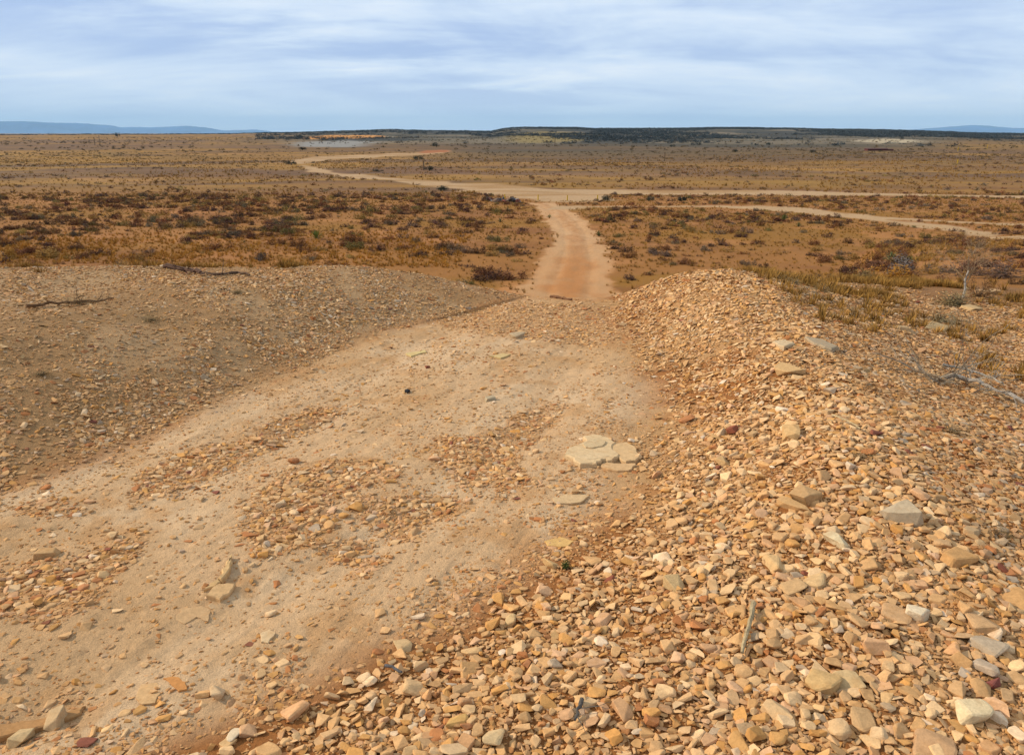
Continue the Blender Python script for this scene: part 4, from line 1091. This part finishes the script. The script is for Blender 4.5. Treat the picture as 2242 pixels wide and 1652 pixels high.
# ------------------------------------------------------------------ things on the flat
def post(u, v, hpx, colour, label, cat, name, rad, group):
    p = hit(u, v); z = ground_z(*p); d = math.hypot(*p); H = hpx * d / FX
    root = empty(name, (p[0], p[1], z), label, cat, group)
    m = Mesh(); V, Fq = tube([(0, 0, -0.1), (0, 0, H * 0.5), (0.01, 0, H * 0.88)], rad, rad * 0.95, 8); m.add(V, Fq); m.build('post', M_PAINT, root, color=colour)
    m = Mesh(); V, Fq = tube([(0.01, 0, H * 0.88), (0.01, 0, H * 0.97), (0.01, 0, H)], rad * 1.15, rad * 0.7, 8); m.add(V, Fq); m.build('cap', M_PAINT, root, color=tuple(c * 0.8 for c in colour))
for u, v, lab in ((1105, 437, 'yellow marker post at the end of the rubble pile'), (1178, 438, 'yellow marker post left of the track end'), (1242, 439, 'yellow marker post straight above the track end'), (1308, 439, 'yellow marker post right of the track end')):
    post(u, v, 11.5, (0.48, 0.30, 0.03), lab, 'marker post', 'marker_post', 0.075, 'yellow marker posts by the road')
for u, v, lab in ((2097, 331, 'upper left yellow post on the far right plain'), (2161, 326, 'yellow post farthest out on the right plain'), (2096, 358, 'lower yellow post on the far right plain')):
    post(u, v, 8, (0.45, 0.29, 0.03), lab, 'marker post', 'marker_post', 0.14, 'yellow posts on the far plain')
for u, v, h, lab in ((928, 373, 19, 'tall thin wooden pole on the flat beyond the road'), (1455, 353, 18, 'wooden pole on the flat right of centre'), (1215, 318, 14, 'wooden pole below the low hill'), (218, 309, 10, 'wooden pole far out on the left plain'), (208, 318, 14, 'thinner pole in front of the left plain pole')):
    post(u, v, h, (0.13, 0.085, 0.05), lab, 'wooden pole', 'wooden_pole', 0.16 if v > 340 else 0.28, 'wooden poles on the plain')

def long_shed():
    p = hit(1928, 330); z = ground_z(*p); d = math.hypot(*p); W = 52 * d / FX; H = 5.0 * d / FX; Dp = W * 0.25
    root = empty('low_shed', (p[0], p[1], z), 'long low dark red shed on the far plain', 'shed', rz=0.1)
    def box(m, x0, x1, y0, y1, z0, z1):
        m.add([(x0, y0, z0), (x1, y0, z0), (x1, y1, z0), (x0, y1, z0), (x0, y0, z1), (x1, y0, z1), (x1, y1, z1), (x0, y1, z1)],
              [(0, 3, 2, 1), (4, 5, 6, 7), (0, 1, 5, 4), (1, 2, 6, 5), (2, 3, 7, 6), (3, 0, 4, 7)])
    m = Mesh(); box(m, -W / 2, W * 0.28, 0, Dp, -0.3, H * 0.72); box(m, W * 0.283, W / 2, 0, Dp, -0.3, H * 0.55); m.build('wall', M_PAINT, root, color=(0.10, 0.035, 0.03))
    m = Mesh(); m.add([(-W * 0.52, -0.3, H * 0.72), (W * 0.3, -0.3, H * 0.72), (W * 0.3, Dp + 0.3, H * 0.72), (-W * 0.52, Dp + 0.3, H * 0.72), (-W * 0.52, Dp / 2, H), (W * 0.3, Dp / 2, H)],
                      [(0, 1, 5, 4), (2, 3, 4, 5), (0, 4, 3, 3), (1, 2, 5, 5), (0, 3, 2, 1)]); m.build('roof', M_PAINT, root, color=(0.13, 0.075, 0.06))
    m = Mesh(); box(m, -W * 0.08, W * 0.02, -0.05, -0.002, 0, H * 0.5); m.build('door', M_PAINT, root, color=(0.05, 0.03, 0.03))
long_shed()

# rubble pile by the junction
rsq = np.random.default_rng(21)
cols = ['dark grey', 'charcoal', 'pale grey', 'rust red', 'brown']; cc = [(0.09, 0.085, 0.085), (0.045, 0.043, 0.048), (0.30, 0.29, 0.27), (0.17, 0.06, 0.04), (0.14, 0.09, 0.06)]
seen_lab = {}
for i in range(30):
    u = 1064 + 76 * rsq.random(); v = 437 + 4.5 * rsq.random() + (u - 1064) * 0.05
    p = hit(u, v); L = rsq.uniform(0.35, 0.95)
    v_, f_ = HI[rsq.integers(0, len(HI))]; j = int(rsq.integers(0, 5))
    o = link('rubble_block', HI_ME[int(rsq.integers(0, len(HI)))], loc=(p[0], p[1], ground_z(*p) + L * 0.22 * rsq.random() + 0.1), color=cc[j])
    o.rotation_euler = (rsq.normal() * 0.5, rsq.normal() * 0.5, rsq.uniform(0, 6)); o.scale = (L, L, L * 1.5)
    n = seen_lab.setdefault(cols[j], 0); seen_lab[cols[j]] += 1
    tag(o, f'{ORD[n] if n else "first "}{cols[j]} block of the rubble pile by the road junction'.replace('  ', ' '), 'rubble block', 'blocks of the rubble pile')
def far_juniper(u, v, wpx, hpx, lab, seed):
    p = hit(u, v); z = ground_z(*p); d = math.hypot(*p); W = wpx * d / FX; H = hpx * d / FX
    rs_ = np.random.default_rng(seed); V, f = leaf_mound(rs_, 520, 0.09, 1.0, 0)
    V = V * np.array([W, W, H * 0.85 / V[:, 2].max()]) + np.array([0, 0, H * 0.15])
    root = empty('juniper_tree', (p[0], p[1], z), lab, 'tree', 'single junipers on the plain')
    link('crown', raw_mesh('crown', V, f, mat=M_LEAF), root, color=(0.035, 0.040, 0.026))
    m = Mesh(); Vt, Fq = tube([(0, 0, -0.2), (0.05, 0, H * 0.2), (0, 0, H * 0.45)], W * 0.07, W * 0.04, 7); m.add(Vt, Fq); m.build('trunk', M_WOOD, root, color=(0.10, 0.075, 0.055))
for i, (u, v, w, h, lab) in enumerate(((258, 300, 8, 9, 'dark building shape modelled as a juniper alone on the left skyline'), (657, 303, 8, 8, 'dark juniper left of the orange bare bank'), (956, 322, 13, 10, 'darkest juniper above the upper road end'),  # first one is a small dark building, modelled as a juniper
                                      (662, 329, 18, 8, 'dark low juniper above the road hairpin'), (940, 405 - 31, 26, 11, 'broad dark bush on the flat inside the road loop'), (638, 361, 20, 10, 'dark juniper at the outer side of the hairpin'),
                                      (914, 350, 22, 9, 'blue grey juniper just below the upper road'), (965, 418, 34, 12, 'big grey bush where the road widens'), (830, 388 - 12, 20, 7, 'small dark bush above the far road'),
                                      (1330, 440, 24, 14, 'grey bush at the right of the yellow posts'), (1490, 441, 26, 12, 'grey bush along the road edge'), (1420, 440, 22, 11, 'smaller grey bush between the two road edge bushes'),
                                      (1610, 333, 14, 6, 'dark juniper on the middle plain'), (1470, 322, 12, 5, 'dark juniper beneath the mesa'), (1780, 334, 13, 6, 'dark juniper left of the red shed'), (1685, 318, 14, 6, 'dark juniper at the foot of the mesa'))):
    far_juniper(u, v, w, h, lab, 400 + i)

# ------------------------------------------------------------------ haze
def haze():
    bpy.ops.mesh.primitive_cube_add(size=1, location=(0, 22000, 440))
    o = bpy.context.object; o.name = 'haze'; o.scale = (100000, 66000, 1040)
    m = bpy.data.materials.new('haze_air'); m.use_nodes = True; nt = m.node_tree; nt.nodes.clear()
    out = nt.nodes.new('ShaderNodeOutputMaterial'); v = nt.nodes.new('ShaderNodeVolumePrincipled')
    v.inputs['Color'].default_value = (0.46, 0.74, 1.0, 1); v.inputs['Density'].default_value = HAZE; v.inputs['Anisotropy'].default_value = 0.0
    nt.links.new(v.outputs[0], out.inputs['Volume'])
    o.data.materials.append(m); tag(o, kind='stuff')
HAZE = 2.5e-5
haze()

# ------------------------------------------------------------------ sky, sun, camera
SEED1, SEED2 = (7.7, 21.0, 0), (15.1, 3.3, 0)
SUN_EL, SUN_AZ = R(31), R(-80)      # from the left, a little ahead
w = bpy.data.worlds.new('World'); bpy.context.scene.world = w; w.use_nodes = True
nt = w.node_tree; nt.nodes.clear(); N = nt.nodes.new; L = nt.links.new
out = N('ShaderNodeOutputWorld'); bg = N('ShaderNodeBackground'); bg.inputs['Strength'].default_value = 0.115
L(bg.outputs[0], out.inputs[0])
sky = N('ShaderNodeTexSky'); sky.sky_type = 'NISHITA'; sky.sun_disc = False
sky.sun_elevation = SUN_EL; sky.sun_rotation = SUN_AZ; sky.dust_density = 1.0; sky.ozone_density = 2.0
tc = N('ShaderNodeTexCoord'); sep = N('ShaderNodeSeparateXYZ'); L(tc.outputs['Generated'], sep.inputs[0])
def math_(op, a, b=None):
    n = N('ShaderNodeMath'); n.operation = op
    for i, s in enumerate((a, b)):
        if s is None: continue
        if isinstance(s, (int, float)): n.inputs[i].default_value = s
        else: L(s, n.inputs[i])
    return n.outputs[0]
zz = math_('ADD', math_('MAXIMUM', sep.outputs['Z'], 0.0), 0.16)
comb = N('ShaderNodeCombineXYZ'); L(math_('DIVIDE', sep.outputs['X'], zz), comb.inputs[0]); L(math_('DIVIDE', sep.outputs['Y'], zz), comb.inputs[1])
def cloud(scale, rotz, sx, sy, off, detail=7, rough=0.55, dist=0.4):
    mp = N('ShaderNodeMapping'); mp.inputs['Rotation'].default_value = (0, 0, rotz); mp.inputs['Scale'].default_value = (sx, sy, 1); mp.inputs['Location'].default_value = off
    L(comb.outputs[0], mp.inputs[0])
    n = N('ShaderNodeTexNoise'); n.inputs['Scale'].default_value = scale; n.inputs['Detail'].default_value = detail; n.inputs['Roughness'].default_value = rough; n.inputs['Distortion'].default_value = dist
    L(mp.outputs[0], n.inputs['Vector']); return n.outputs['Fac']
def ramp(v, a, b, lo=0.0, hi=1.0):
    m = N('ShaderNodeMapRange'); m.interpolation_type = 'SMOOTHSTEP'
    for k, q in (('From Min', a), ('From Max', b), ('To Min', lo), ('To Max', hi)): m.inputs[k].default_value = q
    L(v, m.inputs['Value']); return m.outputs[0]
def mix(f, a, b):
    m = N('ShaderNodeMix'); m.data_type = 'RGBA'
    L(f, m.inputs['Factor']) if not isinstance(f, float) else setattr(m.inputs['Factor'], 'default_value', f)
    for k, q in (('A', a), ('B', b)):
        if isinstance(q, tuple): m.inputs[k].default_value = (*q, 1)
        else: L(q, m.inputs[k])
    return m.outputs['Result']
c1 = cloud(0.72, 0.5, 0.8, 0.9, SEED1, 8, 0.6); c2 = cloud(1.5, 0.35, 0.7, 1.5, SEED2, 8, 0.55, 0.5)
# a thinner lane of cloud running away to the right
px_, py_ = comb.inputs[0].links[0].from_socket, comb.inputs[1].links[0].from_socket
lane = math_('SUBTRACT', math_('MULTIPLY', math_('ADD', px_, 1.6), 0.80), math_('MULTIPLY', math_('SUBTRACT', py_, 3.4), 0.60))
lane = math_('ADD', lane, math_('MULTIPLY', math_('SUBTRACT', c2, 0.5), 1.6))
lane = ramp(math_('ABSOLUTE', lane), 0.10, 0.75, 0.10, 0.0)
cc_ = math_('SUBTRACT', math_('ADD', math_('MULTIPLY', c1, 0.66), math_('MULTIPLY', c2, 0.34)), lane)
base = mix(0.9, sky.outputs[0], (4.0, 5.2, 7.8))
veil = mix(ramp(cc_, 0.35, 0.52), base, (6.0, 7.1, 8.6))
cl = mix(ramp(cc_, 0.47, 0.66, 0, 0.85), veil, (8.7, 9.1, 9.5))
low = ramp(sep.outputs['Z'], 0.0, 0.09, 0.6, 0.0)
cl = mix(low, cl, (7.0, 7.9, 8.9))
L(cl, bg.inputs['Color'])

sun = bpy.data.lights.new('sun', 'SUN'); sun.energy = 4.4; sun.angle = R(2.5); sun.color = (1.0, 0.89, 0.73)
so = bpy.data.objects.new('sun', sun); C.objects.link(so)
sd_ = Vector((math.sin(SUN_AZ) * math.cos(SUN_EL), math.cos(SUN_AZ) * math.cos(SUN_EL), math.sin(SUN_EL)))
so.rotation_euler = sd_.to_track_quat('Z', 'Y').to_euler(); so.location = (-20, 5, 20)

cam = bpy.data.cameras.new('camera'); co = bpy.data.objects.new('camera', cam); C.objects.link(co)
cam.sensor_fit = 'HORIZONTAL'; cam.sensor_width = 36; cam.lens = 36 * FX / 2242; cam.clip_start = 0.05; cam.clip_end = 200000
co.location = (0, 0, EYE); co.rotation_euler = (R(90) - PITCH, 0, 0)
sc = bpy.context.scene; sc.camera = co
sc.view_settings.view_transform = 'Standard'; sc.view_settings.look = 'None'; sc.view_settings.gamma = 1; sc.view_settings.exposure = 0
sc.cycles.use_denoising = True
sc.cycles.max_bounces = 4; sc.cycles.diffuse_bounces = 2; sc.cycles.volume_bounces = 0
